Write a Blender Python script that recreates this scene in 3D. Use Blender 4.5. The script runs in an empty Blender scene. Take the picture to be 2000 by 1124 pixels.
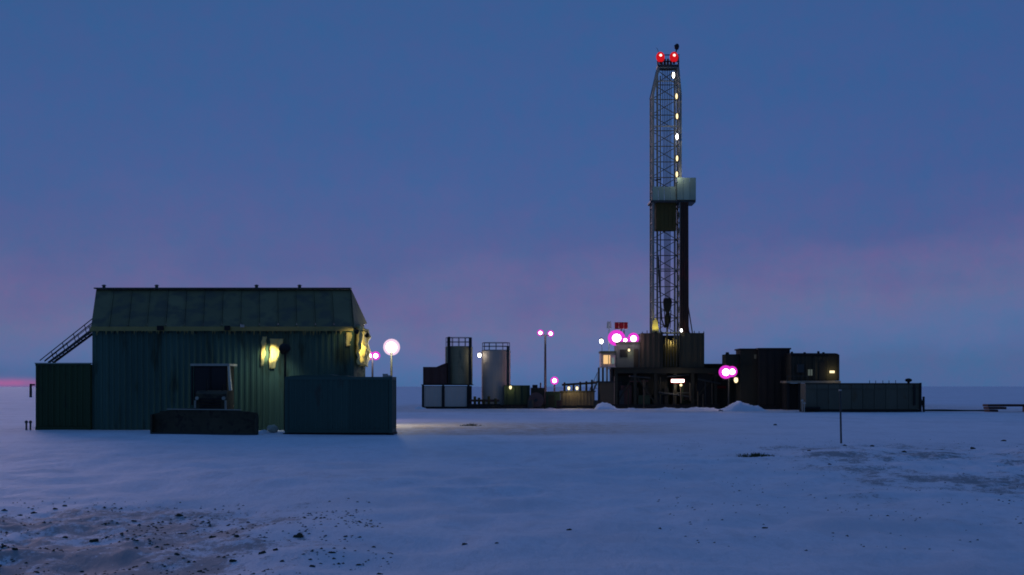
import bpy, math, random
from mathutils import Vector, Matrix, noise

random.seed(7)
R = math.radians
scene = bpy.context.scene
col = scene.collection

# ------------------------------------------------------------------ camera
F, HZ, CH = 2777.8, 755.0, 2.3          # focal length in photo pixels, horizon row, eye height
cam_d = bpy.data.cameras.new('camera')
cam = bpy.data.objects.new('camera', cam_d)
col.objects.link(cam)
cam_d.sensor_width = 36.0
cam_d.lens = 50.0
cam_d.shift_y = (HZ - 562.0) / 2000.0
cam_d.clip_start = 0.5
cam_d.clip_end = 20000
cam.location = (0, 0, CH)
cam.rotation_euler = (R(90), 0, 0)
scene.camera = cam

# ------------------------------------------------------------------ world: dusk sky
def lin(r, g, b):
    f = lambda c: (c / 255 / 12.92) if c / 255 <= 0.04045 else ((c / 255 + 0.055) / 1.055) ** 2.4
    return (f(r), f(g), f(b), 1.0)

world = bpy.data.worlds.new('World')
scene.world = world
world.use_nodes = True
nt = world.node_tree
nt.nodes.clear()
N = nt.nodes.new
L = nt.links.new
out = N('ShaderNodeOutputWorld')
bg = N('ShaderNodeBackground')
tc = N('ShaderNodeTexCoord')
sep = N('ShaderNodeSeparateXYZ')
L(tc.outputs['Generated'], sep.inputs[0])

def wmath(op, a, b=None, c=None):
    n = N('ShaderNodeMath'); n.operation = op
    for i, v in enumerate((a, b, c)):
        if v is None: continue
        if isinstance(v, (int, float)): n.inputs[i].default_value = v
        else: L(v, n.inputs[i])
    return n.outputs[0]

# slow uneven banding of thin high cloud bends the elevation bands a little
mp = N('ShaderNodeMapping'); mp.inputs['Scale'].default_value = (3.0, 3.0, 11.0)
L(tc.outputs['Generated'], mp.inputs[0])
ns = N('ShaderNodeTexNoise'); ns.inputs['Scale'].default_value = 1.6; ns.inputs['Detail'].default_value = 4
L(mp.outputs[0], ns.inputs['Vector'])
wob = wmath('MULTIPLY', wmath('SUBTRACT', ns.outputs[0], 0.5), 0.085)
ns2 = N('ShaderNodeTexNoise'); ns2.inputs['Scale'].default_value = 26; ns2.inputs['Detail'].default_value = 3
L(tc.outputs['Generated'], ns2.inputs['Vector'])
wob2 = wmath('MULTIPLY', wmath('SUBTRACT', ns2.outputs[0], 0.5), 0.030)
az = wmath('ARCTAN2', sep.outputs['X'], sep.outputs['Y'])
tilt = wmath('MULTIPLY', wmath('MINIMUM', wmath('MAXIMUM', az, -0.1), 0.5), -0.055)      # the mauve band climbs to the right
elev = wmath('ADD', wmath('ADD', sep.outputs['Z'], tilt), wmath('ADD', wob, wob2))
ramp = N('ShaderNodeValToRGB')
L(elev, ramp.inputs[0])
cr = ramp.color_ramp
stops = [(0.000, (72, 102, 150)), (0.012, (74, 106, 156)), (0.026, (82, 108, 158)), (0.046, (92, 105, 153)),
         (0.070, (88, 96, 149)), (0.098, (72, 91, 147)), (0.140, (61, 90, 147)), (0.200, (55, 89, 145)),
         (0.270, (52, 88, 142)), (1.0, (52, 88, 142))]
while len(cr.elements) < len(stops): cr.elements.new(0.5)
for e, (p, c) in zip(cr.elements, stops):
    e.position = p; e.color = lin(*c)
# the last of the sunset: a thin pink streak lying on the horizon to the left
ga = wmath('POWER', 2.718, wmath('MULTIPLY', wmath('POWER', wmath('DIVIDE', wmath('ADD', az, R(19.6)), R(1.9)), 2), -1))
ge = wmath('POWER', 2.718, wmath('MULTIPLY', wmath('POWER', wmath('DIVIDE', wmath('SUBTRACT', sep.outputs['Z'], 0.0022), 0.0028), 2), -1))
glow = wmath('MULTIPLY', ga, ge)
mix = N('ShaderNodeMix'); mix.data_type = 'RGBA'; mix.blend_type = 'MIX'
L(wmath('MULTIPLY', glow, 0.62), mix.inputs[0]); L(ramp.outputs[0], mix.inputs[6])
mix.inputs[7].default_value = lin(190, 92, 150)
# the physical twilight sky adds its own gradient
sky = N('ShaderNodeTexSky'); sky.sky_type = 'NISHITA'; sky.sun_disc = False
sky.sun_elevation = R(-4.0); sky.sun_rotation = R(-24.0); sky.altitude = 100
add = N('ShaderNodeMix'); add.data_type = 'RGBA'; add.blend_type = 'ADD'; add.inputs[0].default_value = 0.10
# thin patchy veil: faint violet and teal unevenness
ns3 = N('ShaderNodeTexNoise'); ns3.inputs['Scale'].default_value = 48; ns3.inputs['Detail'].default_value = 7; ns3.inputs['Roughness'].default_value = .75
L(tc.outputs['Generated'], ns3.inputs['Vector'])
vr = N('ShaderNodeValToRGB'); L(ns3.outputs[0], vr.inputs[0])
vr.color_ramp.elements[0].position = .30; vr.color_ramp.elements[0].color = (.80, 1.03, 1.02, 1)
vr.color_ramp.elements[1].position = .70; vr.color_ramp.elements[1].color = (1.22, .95, .99, 1)
veil = N('ShaderNodeMix'); veil.data_type = 'RGBA'; veil.blend_type = 'MULTIPLY'; veil.inputs[0].default_value = 1.0
L(mix.outputs[2], veil.inputs[6]); L(vr.outputs[0], veil.inputs[7])
L(veil.outputs[2], add.inputs[6]); L(sky.outputs[0], add.inputs[7])
L(add.outputs[2], bg.inputs[0])
# the afterglow side of the sky, ahead, is a little brighter than the rest
L(wmath('ADD', wmath('MULTIPLY', wmath('POWER', 2.718, wmath('MULTIPLY', wmath('POWER', az, 2), -9.0)), 0.05), 0.965), bg.inputs[1])
L(bg.outputs[0], out.inputs[0])

# sun: below the horizon, only its faint wide afterglow is left
sd = bpy.data.lights.new('sun', 'SUN'); sd.energy = 0.36; sd.angle = R(20); sd.color = (1.0, 0.70, 0.84)
so = bpy.data.objects.new('sun', sd); col.objects.link(so)
so.rotation_euler = (R(80), 0, R(180 + 24.0))

scene.view_settings.view_transform = 'Standard'
scene.view_settings.look = 'None'
scene.view_settings.gamma = 1.0
scene.view_settings.exposure = 0.0
scene.view_settings.use_curve_mapping = False
scene.render.engine = 'CYCLES'
scene.cycles.filter_width = 1.8
scene.cycles.max_bounces = 6
scene.cycles.sample_clamp_indirect = 4.0

# ------------------------------------------------------------------ helpers
def Xp(px, Y): return (px - 1000.0) / F * Y
def Zp(py, Y): return CH - (py - HZ) / F * Y
def W(px, py, Y): return Vector((Xp(px, Y), Y, Zp(py, Y)))
def V(*a): return Vector(a)

ORG = {}          # world origin of every built object

class MB:
    def __init__(s): s.v = []; s.f = []
    def add(s, vs, fs):
        o = len(s.v); s.v += [Vector(v) for v in vs]; s.f += [tuple(i + o for i in f) for f in fs]; return s
    def box(s, x0, x1, y0, y1, z0, z1):
        return s.add([(x0,y0,z0),(x1,y0,z0),(x1,y1,z0),(x0,y1,z0),(x0,y0,z1),(x1,y0,z1),(x1,y1,z1),(x0,y1,z1)],
                     [(0,3,2,1),(4,5,6,7),(0,1,5,4),(1,2,6,5),(2,3,7,6),(3,0,4,7)])
    def prism(s, bot, top):
        n = len(bot)
        return s.add(list(bot) + list(top), [tuple(range(n - 1, -1, -1)), tuple(range(n, 2 * n))] +
                     [(i, (i + 1) % n, n + (i + 1) % n, n + i) for i in range(n)])
    def frame(s, d):
        d = d.normalized()
        u = d.cross(V(0,0,1)) if abs(d.z) < .95 else d.cross(V(0,1,0))
        u.normalize(); return u, u.cross(d).normalized()
    def bar(s, p0, p1, w, h=None):
        h = h or w; p0 = Vector(p0); p1 = Vector(p1); u, v = s.frame(p1 - p0); u = u * w / 2; v = v * h / 2
        return s.prism([p0-u-v, p0+u-v, p0+u+v, p0-u+v], [p1-u-v, p1+u-v, p1+u+v, p1-u+v])
    def cyl(s, p0, p1, r0, r1=None, n=10):
        r1 = r0 if r1 is None else r1
        p0 = Vector(p0); p1 = Vector(p1); u, v = s.frame(p1 - p0)
        a = [(math.cos(2*math.pi*i/n), math.sin(2*math.pi*i/n)) for i in range(n)]
        return s.prism([p0 + (u*c + v*t)*r0 for c, t in a], [p1 + (u*c + v*t)*r1 for c, t in a])
    def ball(s, c, r, n=12, m=8, sc=(1,1,1), jit=0, seed=0):
        vs = [Vector((0,0,-1))]
        for j in range(1, m):
            t = -math.pi/2 + math.pi*j/m
            vs += [Vector((math.cos(t)*math.cos(2*math.pi*i/n), math.cos(t)*math.sin(2*math.pi*i/n), math.sin(t))) for i in range(n)]
        vs.append(Vector((0,0,1)))
        o = Vector(c); q = []
        for v in vs:
            k = r * (1 + jit * noise.noise(v * 1.7 + Vector((seed, seed*.37, 0))) + jit*.6*noise.noise(v*4.1 + Vector((0, seed, 0))))
            q.append(o + Vector((v.x*sc[0], v.y*sc[1], v.z*sc[2])) * k)
        fs = [(0, 1+(i+1)%n, 1+i) for i in range(n)]
        for j in range(m-2):
            a = 1 + j*n; b = a + n
            fs += [(a+i, a+(i+1)%n, b+(i+1)%n, b+i) for i in range(n)]
        t = len(q) - 1; a = 1 + (m-2)*n
        fs += [(t, a+i, a+(i+1)%n) for i in range(n)]
        return s.add(q, fs)
    def ribbed(s, x0, x1, y, z0, z1, pitch=.28, depth=.05, back=.03, ax='x'):
        """trapezoidal ribbed sheet; ribs stand proud towards -Y (ax x) or +X (ax y)"""
        k = max(1, round((x1 - x0) / pitch)); p = (x1 - x0) / k; prof = [(x0, 0)]
        for i in range(k):
            a = x0 + i*p
            prof += [(a+.30*p, 0), (a+.42*p, depth), (a+.72*p, depth), (a+.84*p, 0)]
        prof.append((x1, 0)); n = len(prof)
        pt = (lambda a, d, z: (a, y - d, z)) if ax == 'x' else (lambda a, d, z: (y + d, a, z))
        vs = [pt(a, d, z0) for a, d in prof] + [pt(a, d, z1) for a, d in prof] + \
             [pt(x0, -back, z0), pt(x1, -back, z0), pt(x0, -back, z1), pt(x1, -back, z1)]
        fs = [(i, i+1, n+i+1, n+i) for i in range(n-1)]
        fs += [(2*n, 2*n+2, 2*n+3, 2*n+1), (0, n, 2*n+2, 2*n), (n-1, 2*n+1, 2*n+3, 2*n-1)]
        fs += [tuple(list(range(n, 2*n)) + [2*n+3, 2*n+2]), tuple(list(range(n-1, -1, -1)) + [2*n, 2*n+1])]
        return s.add(vs, fs)
    def build(s, name, mat, parent=None, smooth=False):
        me = bpy.data.meshes.new(name)
        o = ORG[parent.name] if parent else Vector((0,0,0))
        if parent is None:
            c = sum(s.v, Vector()) / len(s.v); o = Vector((c.x, c.y, min(v.z for v in s.v)))
        me.from_pydata([v - o for v in s.v], [], s.f); me.update()
        me.materials.append(mat)
        if smooth:
            for p in me.polygons: p.use_smooth = True
        ob = bpy.data.objects.new(name, me); col.objects.link(ob)
        if parent: ob.parent = parent
        else: ob.location = o
        ORG[ob.name] = o
        return ob

def tag(o, label=None, cat=None, group=None, kind=None):
    for k, v in (('label', label), ('category', cat), ('group', group), ('kind', kind)):
        if v: o[k] = v
    return o
def thing(name, label, cat, loc, group=None):
    e = bpy.data.objects.new(name, None); col.objects.link(e)
    e.location = loc; e.empty_display_size = .5; ORG[e.name] = Vector(loc)
    return tag(e, label, cat, group)

def boxpart(name, mat, parent, *b): return MB().box(*b).build(name, mat, parent)

# ------------------------------------------------------------------ materials
def mat(name, c, rough=.75, var=.25, scale=1.2, metal=0.0, streak=0.0, wear=None, wear_amt=.35, bump=.15, rnd=.12):
    m = bpy.data.materials.new(name); m.use_nodes = True
    t = m.node_tree; b = t.nodes['Principled BSDF']
    n = t.nodes.new; l = t.links.new
    co = n('ShaderNodeTexCoord')
    mpn = n('ShaderNodeMapping'); mpn.inputs['Scale'].default_value = (1, 1, 1 - streak * .85)
    l(co.outputs['Object'], mpn.inputs[0])
    a = n('ShaderNodeTexNoise'); a.inputs['Scale'].default_value = scale; a.inputs['Detail'].default_value = 6; a.inputs['Roughness'].default_value = .65
    l(mpn.outputs[0], a.inputs['Vector'])
    oi = n('ShaderNodeObjectInfo')
    v = n('ShaderNodeMath'); v.operation = 'MULTIPLY_ADD'; v.inputs[1].default_value = 2 * var; v.inputs[2].default_value = 1 - var
    l(a.outputs[0], v.inputs[0])
    r = n('ShaderNodeMath'); r.operation = 'MULTIPLY_ADD'; r.inputs[1].default_value = 2 * rnd; r.inputs[2].default_value = 1 - rnd
    l(oi.outputs['Random'], r.inputs[0])
    mu = n('ShaderNodeMath'); mu.operation = 'MULTIPLY'; l(v.outputs[0], mu.inputs[0]); l(r.outputs[0], mu.inputs[1])
    x = n('ShaderNodeVectorMath'); x.operation = 'SCALE'; x.inputs[0].default_value = c[:3]; l(mu.outputs[0], x.inputs['Scale'])
    src = x.outputs[0]
    if wear:
        w = n('ShaderNodeTexNoise'); w.inputs['Scale'].default_value = scale * 2.3; w.inputs['Detail'].default_value = 8
        l(mpn.outputs[0], w.inputs['Vector'])
        rp = n('ShaderNodeMapRange'); rp.inputs[1].default_value = .72 - wear_amt * .4; rp.inputs[2].default_value = .85 - wear_amt * .4
        l(w.outputs[0], rp.inputs[0])
        mx = n('ShaderNodeMix'); mx.data_type = 'RGBA'; l(rp.outputs[0], mx.inputs[0]); l(src, mx.inputs[6]); mx.inputs[7].default_value = (*wear, 1)
        src = mx.outputs[2]
    l(src, b.inputs['Base Color'])
    b.inputs['Roughness'].default_value = rough; b.inputs['Metallic'].default_value = metal
    b.inputs['Specular IOR Level'].default_value = .25
    if bump:
        bp = n('ShaderNodeBump'); bp.inputs['Strength'].default_value = bump; bp.inputs['Distance'].default_value = .05
        l(a.outputs[0], bp.inputs['Height']); l(bp.outputs[0], b.inputs['Normal'])
    return m

def emis(name, c, s):
    m = bpy.data.materials.new(name); m.use_nodes = True
    t = m.node_tree; b = t.nodes['Principled BSDF']
    b.inputs['Base Color'].default_value = (.01, .01, .01, 1); b.inputs['Specular IOR Level'].default_value = 0
    b.inputs['Emission Color'].default_value = (*c, 1); b.inputs['Emission Strength'].default_value = s
    return m

M = {}
M['wall'] = mat('green_sheet_metal', (.055, .112, .080), .7, .35, .6, streak=.85, wear=(.030, .05, .030), wear_amt=.45)
M['core'] = mat('shed_frame_dark', (.03, .05, .035))
M['roof'] = mat('olive_roof_sheet', (.165, .155, .070), .7, .30, .5, streak=.3, wear=(.10, .10, .06), wear_amt=.6)
M['ridge'] = mat('ridge_metal', (.075, .085, .065), .6)
M['eave'] = mat('eave_tan', (.27, .22, .075), .8, .35, 1.5)
M['annex'] = mat('dark_green_box', (.035, .060, .022), .7, .25, .8, streak=.8, wear=(.02, .03, .02))
M['slate'] = mat('slate_container', (.045, .085, .062), .65, .2, .7, streak=.7, wear=(.06, .05, .035), wear_amt=.25)
M['steel'] = mat('dark_steel', (.045, .050, .045), .55, .3, 2, metal=.2)
M['mast'] = mat('mast_steel', (.23, .23, .18), .6, .3, 1.5)
M['black'] = mat('black_steel', (.018, .018, .014), .7, .3)
M['pipe'] = mat('drill_pipe', (.060, .030, .018), .6, .35, .6, streak=.7, wear=(.12, .03, .02), wear_amt=.4)
M['brown'] = mat('brown_canvas', (.10, .075, .020), .85, .3, .9)
M['white'] = mat('white_panel', (.46, .40, .32), .7, .12, .8, streak=.5)
M['pale'] = mat('pale_board_panel', (.27, .36, .26), .7, .15, .8)
M['tank'] = mat('grey_tank', (.40, .33, .25), .6, .12, .7, streak=.8, wear=(.38, .33, .26), wear_amt=.25)
M['darktank'] = mat('olive_tank', (.27, .24, .13), .65, .3, .7, streak=.8, wear=(.08, .08, .05), wear_amt=.4)
M['rust'] = mat('red_brown_box', (.085, .040, .030), .8, .3, 1)
M['rig'] = mat('rig_dark_panel', (.036, .034, .020), .75, .25, .9, streak=.5, wear=(.03, .03, .02))
M['rigwall'] = mat('wind_wall_sheet', (.080, .066, .034), .8, .2, .7, streak=.6)
M['bluebox'] = mat('blue_grey_cabin', (.10, .13, .10), .7, .2, .7)
M['green'] = mat('green_skid_box', (.035, .058, .030), .75, .25, .8)
M['greybox'] = mat('grey_skid_box', (.11, .085, .052), .8, .2, .8)
M['trailer'] = mat('grey_low_tank', (.105, .10, .065), .7, .2, .6, streak=.6, wear=(.10, .075, .04), wear_amt=.3)
M['soil'] = mat('frozen_soil', (.050, .045, .025), .95, .4, 1.5, bump=.6)
M['timber'] = mat('old_timber', (.11, .085, .05), .9, .3, 2)
M['snowcap'] = mat('old_snow', (.78, .80, .82), .7, .08, 1.5, bump=.3)
M['cream'] = mat('cream_canvas', (.62, .58, .44), .8, .2, 2)
M['red'] = mat('red_paint', (.20, .004, .007), .6, .15)
M['cloth'] = mat('grey_blue_cloth', (.30, .36, .34), .9)
M['grass'] = mat('dead_grass', (.06, .065, .022), .95, .3)
M['glass'] = mat('dark_glass', (.012, .014, .012), .35, .3, bump=0)
M['e_white'] = emis('lamp_white', (1.0, .97, .95), 9.0)
M['e_mag'] = emis('lamp_magenta_lens', (1.0, .05, .82), .8)
M['e_rose'] = emis('lamp_rose_lens', (.90, .62, .84), 1.0)
M['e_warm'] = emis('lamp_warm', (1.0, .80, .44), 1.7)
M['e_red'] = emis('beacon_red', (1.0, .012, .02), .55)
M['e_redcore'] = emis('beacon_red_bulb', (1.0, .45, .40), 3.0)
M['e_window'] = emis('lit_window', (1.0, .62, .28), .95)
M['e_window_cool'] = emis('lit_window_cool', (.55, .75, .80), .22)

# ------------------------------------------------------------------ ground
def snow_material():
    m = bpy.data.materials.new('snow'); m.use_nodes = True
    t = m.node_tree; b = t.nodes['Principled BSDF']; n = t.nodes.new; l = t.links.new
    def mth(op, a, c=None, d=None):
        q = n('ShaderNodeMath'); q.operation = op
        for i, v in enumerate((a, c, d)):
            if v is None: continue
            if isinstance(v, (int, float)): q.inputs[i].default_value = v
            else: l(v, q.inputs[i])
        return q.outputs[0]
    def rng(v, a, c, d=0., e=1.):
        q = n('ShaderNodeMapRange'); q.interpolation_type = 'SMOOTHSTEP'
        for i, k in enumerate((a, c, d, e)): q.inputs[i + 1].default_value = k
        l(v, q.inputs[0]); return q.outputs[0]
    co = n('ShaderNodeTexCoord'); s = n('ShaderNodeSeparateXYZ'); l(co.outputs['Object'], s.inputs[0])
    X, Y = s.outputs[0], s.outputs[1]
    def nz(scale, detail, stretch=(1, 1, 1), rough=.6):
        q = n('ShaderNodeMapping'); q.inputs['Scale'].default_value = stretch; l(co.outputs['Object'], q.inputs[0])
        k = n('ShaderNodeTexNoise'); k.inputs['Scale'].default_value = scale; k.inputs['Detail'].default_value = detail; k.inputs['Roughness'].default_value = rough
        l(q.outputs[0], k.inputs['Vector']); return k.outputs[0]
    big = nz(.05, 3, (1, .6, 1)); drift = nz(.30, 6, (.8, .45, 1), .65); mid = nz(1.3, 7, (1, .42, 1), .75); fine = nz(7, 8, (1, .5, 1), .85)
    # clean snow, faintly uneven
    k = mth('ADD', mth('MULTIPLY', mth('SUBTRACT', drift, .5), .85), mth('MULTIPLY', mth('SUBTRACT', mid, .5), 1.15))
    k = mth('ADD', k, mth('MULTIPLY', mth('SUBTRACT', big, .5), .35))
    val = mth('MINIMUM', mth('ADD', mth('ADD', k, mth('MULTIPLY', mth('SUBTRACT', fine, .5), .75)), 1.09), 1.09)
    blot = rng(mth('ADD', mth('MULTIPLY', drift, .55), mth('MULTIPLY', mid, .45)), .42, .60, 1.0, .80)
    val = mth('MULTIPLY', val, blot)
    base = n('ShaderNodeVectorMath'); base.operation = 'SCALE'; base.inputs[0].default_value = (.905, .885, .905); l(val, base.inputs['Scale'])
    # grass and soil showing through a thin crust: near left corner, and the trampled ground on the right
    lft = mth('MULTIPLY', rng(Y, 24, 32, 1, 0), rng(X, -4.5, -.6, 1, 0))
    rgt = mth('MULTIPLY', mth('MULTIPLY', rng(X, 3, 11), rng(Y, 18, 26)), rng(Y, 50, 66, 1, 0))
    zone = mth('ADD', lft, mth('MULTIPLY', rgt, .85))
    zone = mth('MULTIPLY', mth('ADD', zone, .15), rng(drift, .36, .62, .30, 1.12))
    th = mth('SUBTRACT', .83, mth('MULTIPLY', zone, .235))
    mixn = mth('ADD', mth('MULTIPLY', mid, .36), mth('MULTIPLY', fine, .64))
    msk = mth('MULTIPLY', mth('SUBTRACT', mixn, mth('SUBTRACT', th, .13)), 11.0); 
    msk = mth('MINIMUM', mth('MAXIMUM', msk, 0), .66)
    mx = n('ShaderNodeMix'); mx.data_type = 'RGBA'; l(msk, mx.inputs[0]); l(base.outputs[0], mx.inputs[6]); mx.inputs[7].default_value = (.11, .105, .085, 1)
    # the driven track between the shed and the rig: packed brown snow
    wv = mth('MULTIPLY', mth('SUBTRACT', drift, .5), 9.0)
    ty = mth('ADD', Y, wv)
    trk = mth('MULTIPLY', mth('MULTIPLY', rng(ty, 66, 71), rng(ty, 84, 95, 1, 0)), mth('MULTIPLY', rng(X, -8, -5), rng(X, 2, 14, 1, 0)))
    pad = mth('MULTIPLY', rng(ty, 118, 130), rng(ty, 170, 200, 1, 0))
    pad = mth('MULTIPLY', pad, mth('MULTIPLY', rng(X, -18, -10), rng(X, 46, 60, 1, 0)))
    tm = mth('MULTIPLY', mth('MAXIMUM', trk, mth('MULTIPLY', pad, .6)), rng(mid, .32, .62, .15, .75))
    mx2 = n('ShaderNodeMix'); mx2.data_type = 'RGBA'; l(tm, mx2.inputs[0]); l(mx.outputs[2], mx2.inputs[6]); mx2.inputs[7].default_value = (.46, .33, .22, 1)
    l(mx2.outputs[2], b.inputs['Base Color'])
    b.inputs['Roughness'].default_value = .65; b.inputs['Specular IOR Level'].default_value = .3
    bp = n('ShaderNodeBump'); bp.inputs['Strength'].default_value = .9; bp.inputs['Distance'].default_value = .13
    hh = mth('ADD', mth('MULTIPLY', mid, .8), mth('MULTIPLY', fine, .25))
    l(hh, bp.inputs['Height']); l(bp.outputs[0], b.inputs['Normal'])
    return m
M['snow'] = snow_material()

def sm(a, b, x):
    t = min(1, max(0, (x - a) / (b - a))); return t * t * (3 - 2 * t)
def gz(x, y):
    """height of the snow surface"""
    d = math.hypot(x, y)
    k = 1 - sm(150, 400, d)
    calm = .25 + .75 * (1 - sm(44, 60, y) * (1 - sm(180, 240, y)))
    h = .22 * noise.noise(V(x * .07, y * .11, 1.3)) + .10 * (.35 - abs(noise.noise(V(x * .16 + y * .05, y * .42, 8.8)))) * (1 - sm(60, 110, d)) + .13 * noise.noise(V(x * .30, y * .22, 4.1))
    h += .09 * noise.noise(V(x * .9, y * .6, 7.7)) * (1 - sm(50, 90, d))
    rough = max((1 - sm(-9, -1, x)) * (1 - sm(22, 31, y)), .6 * sm(7, 15, x) * (1 - sm(50, 62, y)))
    h += rough * (.13 * noise.noise(V(x * 2.1, y * 1.3, 2.2)) + .06 * noise.noise(V(x * 5, y * 3, 5.2)))
    h = h * calm * k
    # rolling plain far out
    h += sm(700, 2500, d) * 4.0 * (noise.noise(V(x * .0006, y * .0006, 9.)) - .25)
    return h
def axis(lo, hi, dense, step, grow=1.13, cap=900):
    r = [dense[0]]
    while r[-1] < dense[1]: r.append(r[-1] + step)
    s = step
    while r[-1] < hi: s = min(s * grow, cap); r.append(r[-1] + s)
    q = [dense[0]]; s = step
    while q[-1] > lo: s = min(s * grow, cap); q.append(q[-1] - s)
    return q[:0:-1] + r
xs = axis(-9000, 9000, (-17, 17), .16, 1.035)
ys = axis(-400, 9000, (16, 46), .16, 1.028)
gv = [(x, y, gz(x, y)) for y in ys for x in xs]
nx = len(xs)
gf = [(j*nx+i, j*nx+i+1, (j+1)*nx+i+1, (j+1)*nx+i) for j in range(len(ys)-1) for i in range(nx-1)]
me = bpy.data.meshes.new('snow_ground'); me.from_pydata(gv, [], gf); me.update(); me.materials.append(M['snow'])
for p in me.polygons: p.use_smooth = True
g = bpy.data.objects.new('snow_ground', me); col.objects.link(g); g['kind'] = 'structure'

# ------------------------------------------------------------------ lamps
def spot(parent, p, target, watts, colr, size=R(110), r=.12, blend=.6):
    d = bpy.data.lights.new('flood_beam', 'SPOT'); d.energy = watts; d.color = colr; d.spot_size = size; d.spot_blend = blend; d.shadow_soft_size = r
    o = bpy.data.objects.new('flood_beam', d); col.objects.link(o)
    p = Vector(p); dirv = Vector(target) - p
    o.rotation_euler = dirv.to_track_quat('-Z', 'Y').to_euler()
    o.parent = parent; o.location = p - ORG[parent.name]
    return o
def point(parent, p, watts, colr, r=.15):
    d = bpy.data.lights.new('lamp_light', 'POINT'); d.energy = watts; d.color = colr; d.shadow_soft_size = r
    o = bpy.data.objects.new('lamp_light', d); col.objects.link(o); o.parent = parent; o.location = Vector(p) - ORG[parent.name]
PINKISH = (1.0, .72, .92); WARM = (1.0, .82, .45); COOLW = (1.0, .95, .88)

def floodhead(parent, c, r, aim=(0, -1, -.15), pink=True, core='e_white', sx=1.0, rim='e_mag'):
    """round floodlight: dark housing, glowing lens, tinted outer glass"""
    c = Vector(c); d = Vector(aim).normalized()
    h = MB().cyl(c - d*r*.9, c - d*r*.25, r*.45, r*1.02, 14).build('lamp_housing', M['black'], parent)
    u, v = MB().frame(d)
    def dome(rad, bulge, back):
        m = MB(); n = 20; rings = 6; vs = []
        for j in range(rings):
            a = (math.pi/2) * j / (rings - .0)
            rr = rad * math.cos(a); ht = bulge * math.sin(a)
            vs += [c + d*(ht - back) + (u*math.cos(2*math.pi*i/n)*sx + v*math.sin(2*math.pi*i/n)) * rr for i in range(n)]
        vs.append(c + d*(bulge - back))
        fs = [(j*n+i, j*n+(i+1)%n, (j+1)*n+(i+1)%n, (j+1)*n+i) for j in range(rings-1) for i in range(n)]
        fs += [((rings-1)*n+i, (rings-1)*n+(i+1)%n, rings*n) for i in range(n)]
        return m.add(vs, fs)
    if pink:
        dome(r * 1.0, r * .26, r * .25).build('lens_glass', M[rim], h, True)
        dome(r * (.56 if rim == 'e_mag' else .70), r * .40, r * .22).build('lamp_bulb', M[core], h, True)
    else:
        dome(r * .9, r * .35, r * .25).build('lamp_bulb', M[core], h, True)
    return h

# ------------------------------------------------------------------ storage shed (left)
YF, YR, YB = 74.5, 77.5, 80.5
xl, xr = Xp(180, YF), Xp(690, YF)
ze = Zp(641, YF)
ridge_z = Zp(567, YR)
rl, rr_ = Xp(188, YR), Xp(684, YR)
zb = Zp(633, YB)
shed = thing('storage_shed', 'big green ribbed-metal shed with dark olive roof and yellow floodlit patches', 'shed', ((xl+xr)/2, (YF+YB)/2, 0))
core = MB()
core.box(xl+.05, xr-.05, YF+.06, YF+.20, -.1, ze-.02)
core.box(xl+.05, xr-.05, YB-.15, YB, -.1, zb-.05)
core.box(xl+.05, xl+.18, YF+.20, YB-.15, -.1, ze-.02)
core.prism([(xl+.05,YF+.2,ze-.02),(xl+.18,YF+.2,ze-.02),(rl+.18,YR,ridge_z-.1),(rl+.05,YR,ridge_z-.1)],
           [(xl+.05,YB-.1,ze-.02),(xl+.18,YB-.1,ze-.02),(xl+.18,YB-.1,zb-.1),(xl+.05,YB-.1,zb-.1)])
core.box(xr-.18, xr-.05, YF+.20, YB-.15, -.1, ze-.02)
core.build('wall', M['core'], shed)
def panels(a, b, z0, z1, w, y, parent, m, pitch=.3, ax='x', nm='wall_panel', depth=.05):
    k = max(1, round((b - a) / w)); p = (b - a) / k
    for i in range(k):
        j = random.uniform(-.008, .008)
        MB().ribbed(a + i*p + .006, a + (i+1)*p - .006, y + j, z0, z1 + random.uniform(-.02, .0), pitch, depth, .04, ax).build(nm, m, parent)
panels(xl, xr, -.05, ze, .91, YF, shed, M['wall'])
panels(YF + .02, YB, -.05, ze - .01, .9, xr - .03, shed, M['wall'], ax='y')
# roof sheets: front slope, rear slope, and the steep right end slope
def slab(quad, t):
    q = [Vector(p) for p in quad]; nn = (q[1]-q[0]).cross(q[3]-q[0]).normalized() * t
    return MB().prism([p for p in q], [p + nn for p in q])
ov = .28
k = 14
for i in range(k):
    a, b = i / k + .0006, (i+1) / k - .0006
    e0, e1 = xl + .02 + (xr - xl) * a, xl + .02 + (xr - xl) * b
    r0, r1 = rl + (rr_ - rl) * a, rl + (rr_ - rl) * b
    dzv = random.uniform(-.012, .012)
    m = slab([(e0, YF-ov, ze-.02+dzv), (e1, YF-ov, ze-.02+dzv), (r1, YR, ridge_z+dzv*.3), (r0, YR, ridge_z+dzv*.3)], .05)
    # standing seam along the sheet edge
    m.bar((e1-.03, YF-ov, ze+.06+dzv), (r1-.03, YR, ridge_z+.06), .04, .07)
    m.build('roof_panel', M['roof'], shed)
    slab([(r0, YR, ridge_z), (r1, YR, ridge_z), (e1, YB+.1, zb), (e0, YB+.1, zb)], .05).build('roof_panel', M['roof'], shed)
xb = Xp(713, YB)
es = MB()
pa, pb, pc, pd = V(xr+.03, YF-ov, ze-.02), V(xb+.05, YB+.1, zb), V(rr_, YR, ridge_z+.02), V(xr+.03, YF+.3, ze+.1)
es.prism([pa, pb, pc], [pa + V(.06, 0, .03), pb + V(.06, 0, .03), pc + V(.06, 0, .03)])
es.build('roof_end_panel', M['roof'], shed)
eg = MB().prism([V(xr-.1, YF, ze-.03), V(xr-.1, YB, ze-.03), V(rr_-.1, YR, ridge_z-.08)], [V(xr-.03, YF, ze-.03), V(xb-.05, YB, ze+.3), V(rr_-.02, YR, ridge_z-.08)])
eg.build('gable_board', M['core'], shed)
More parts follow.
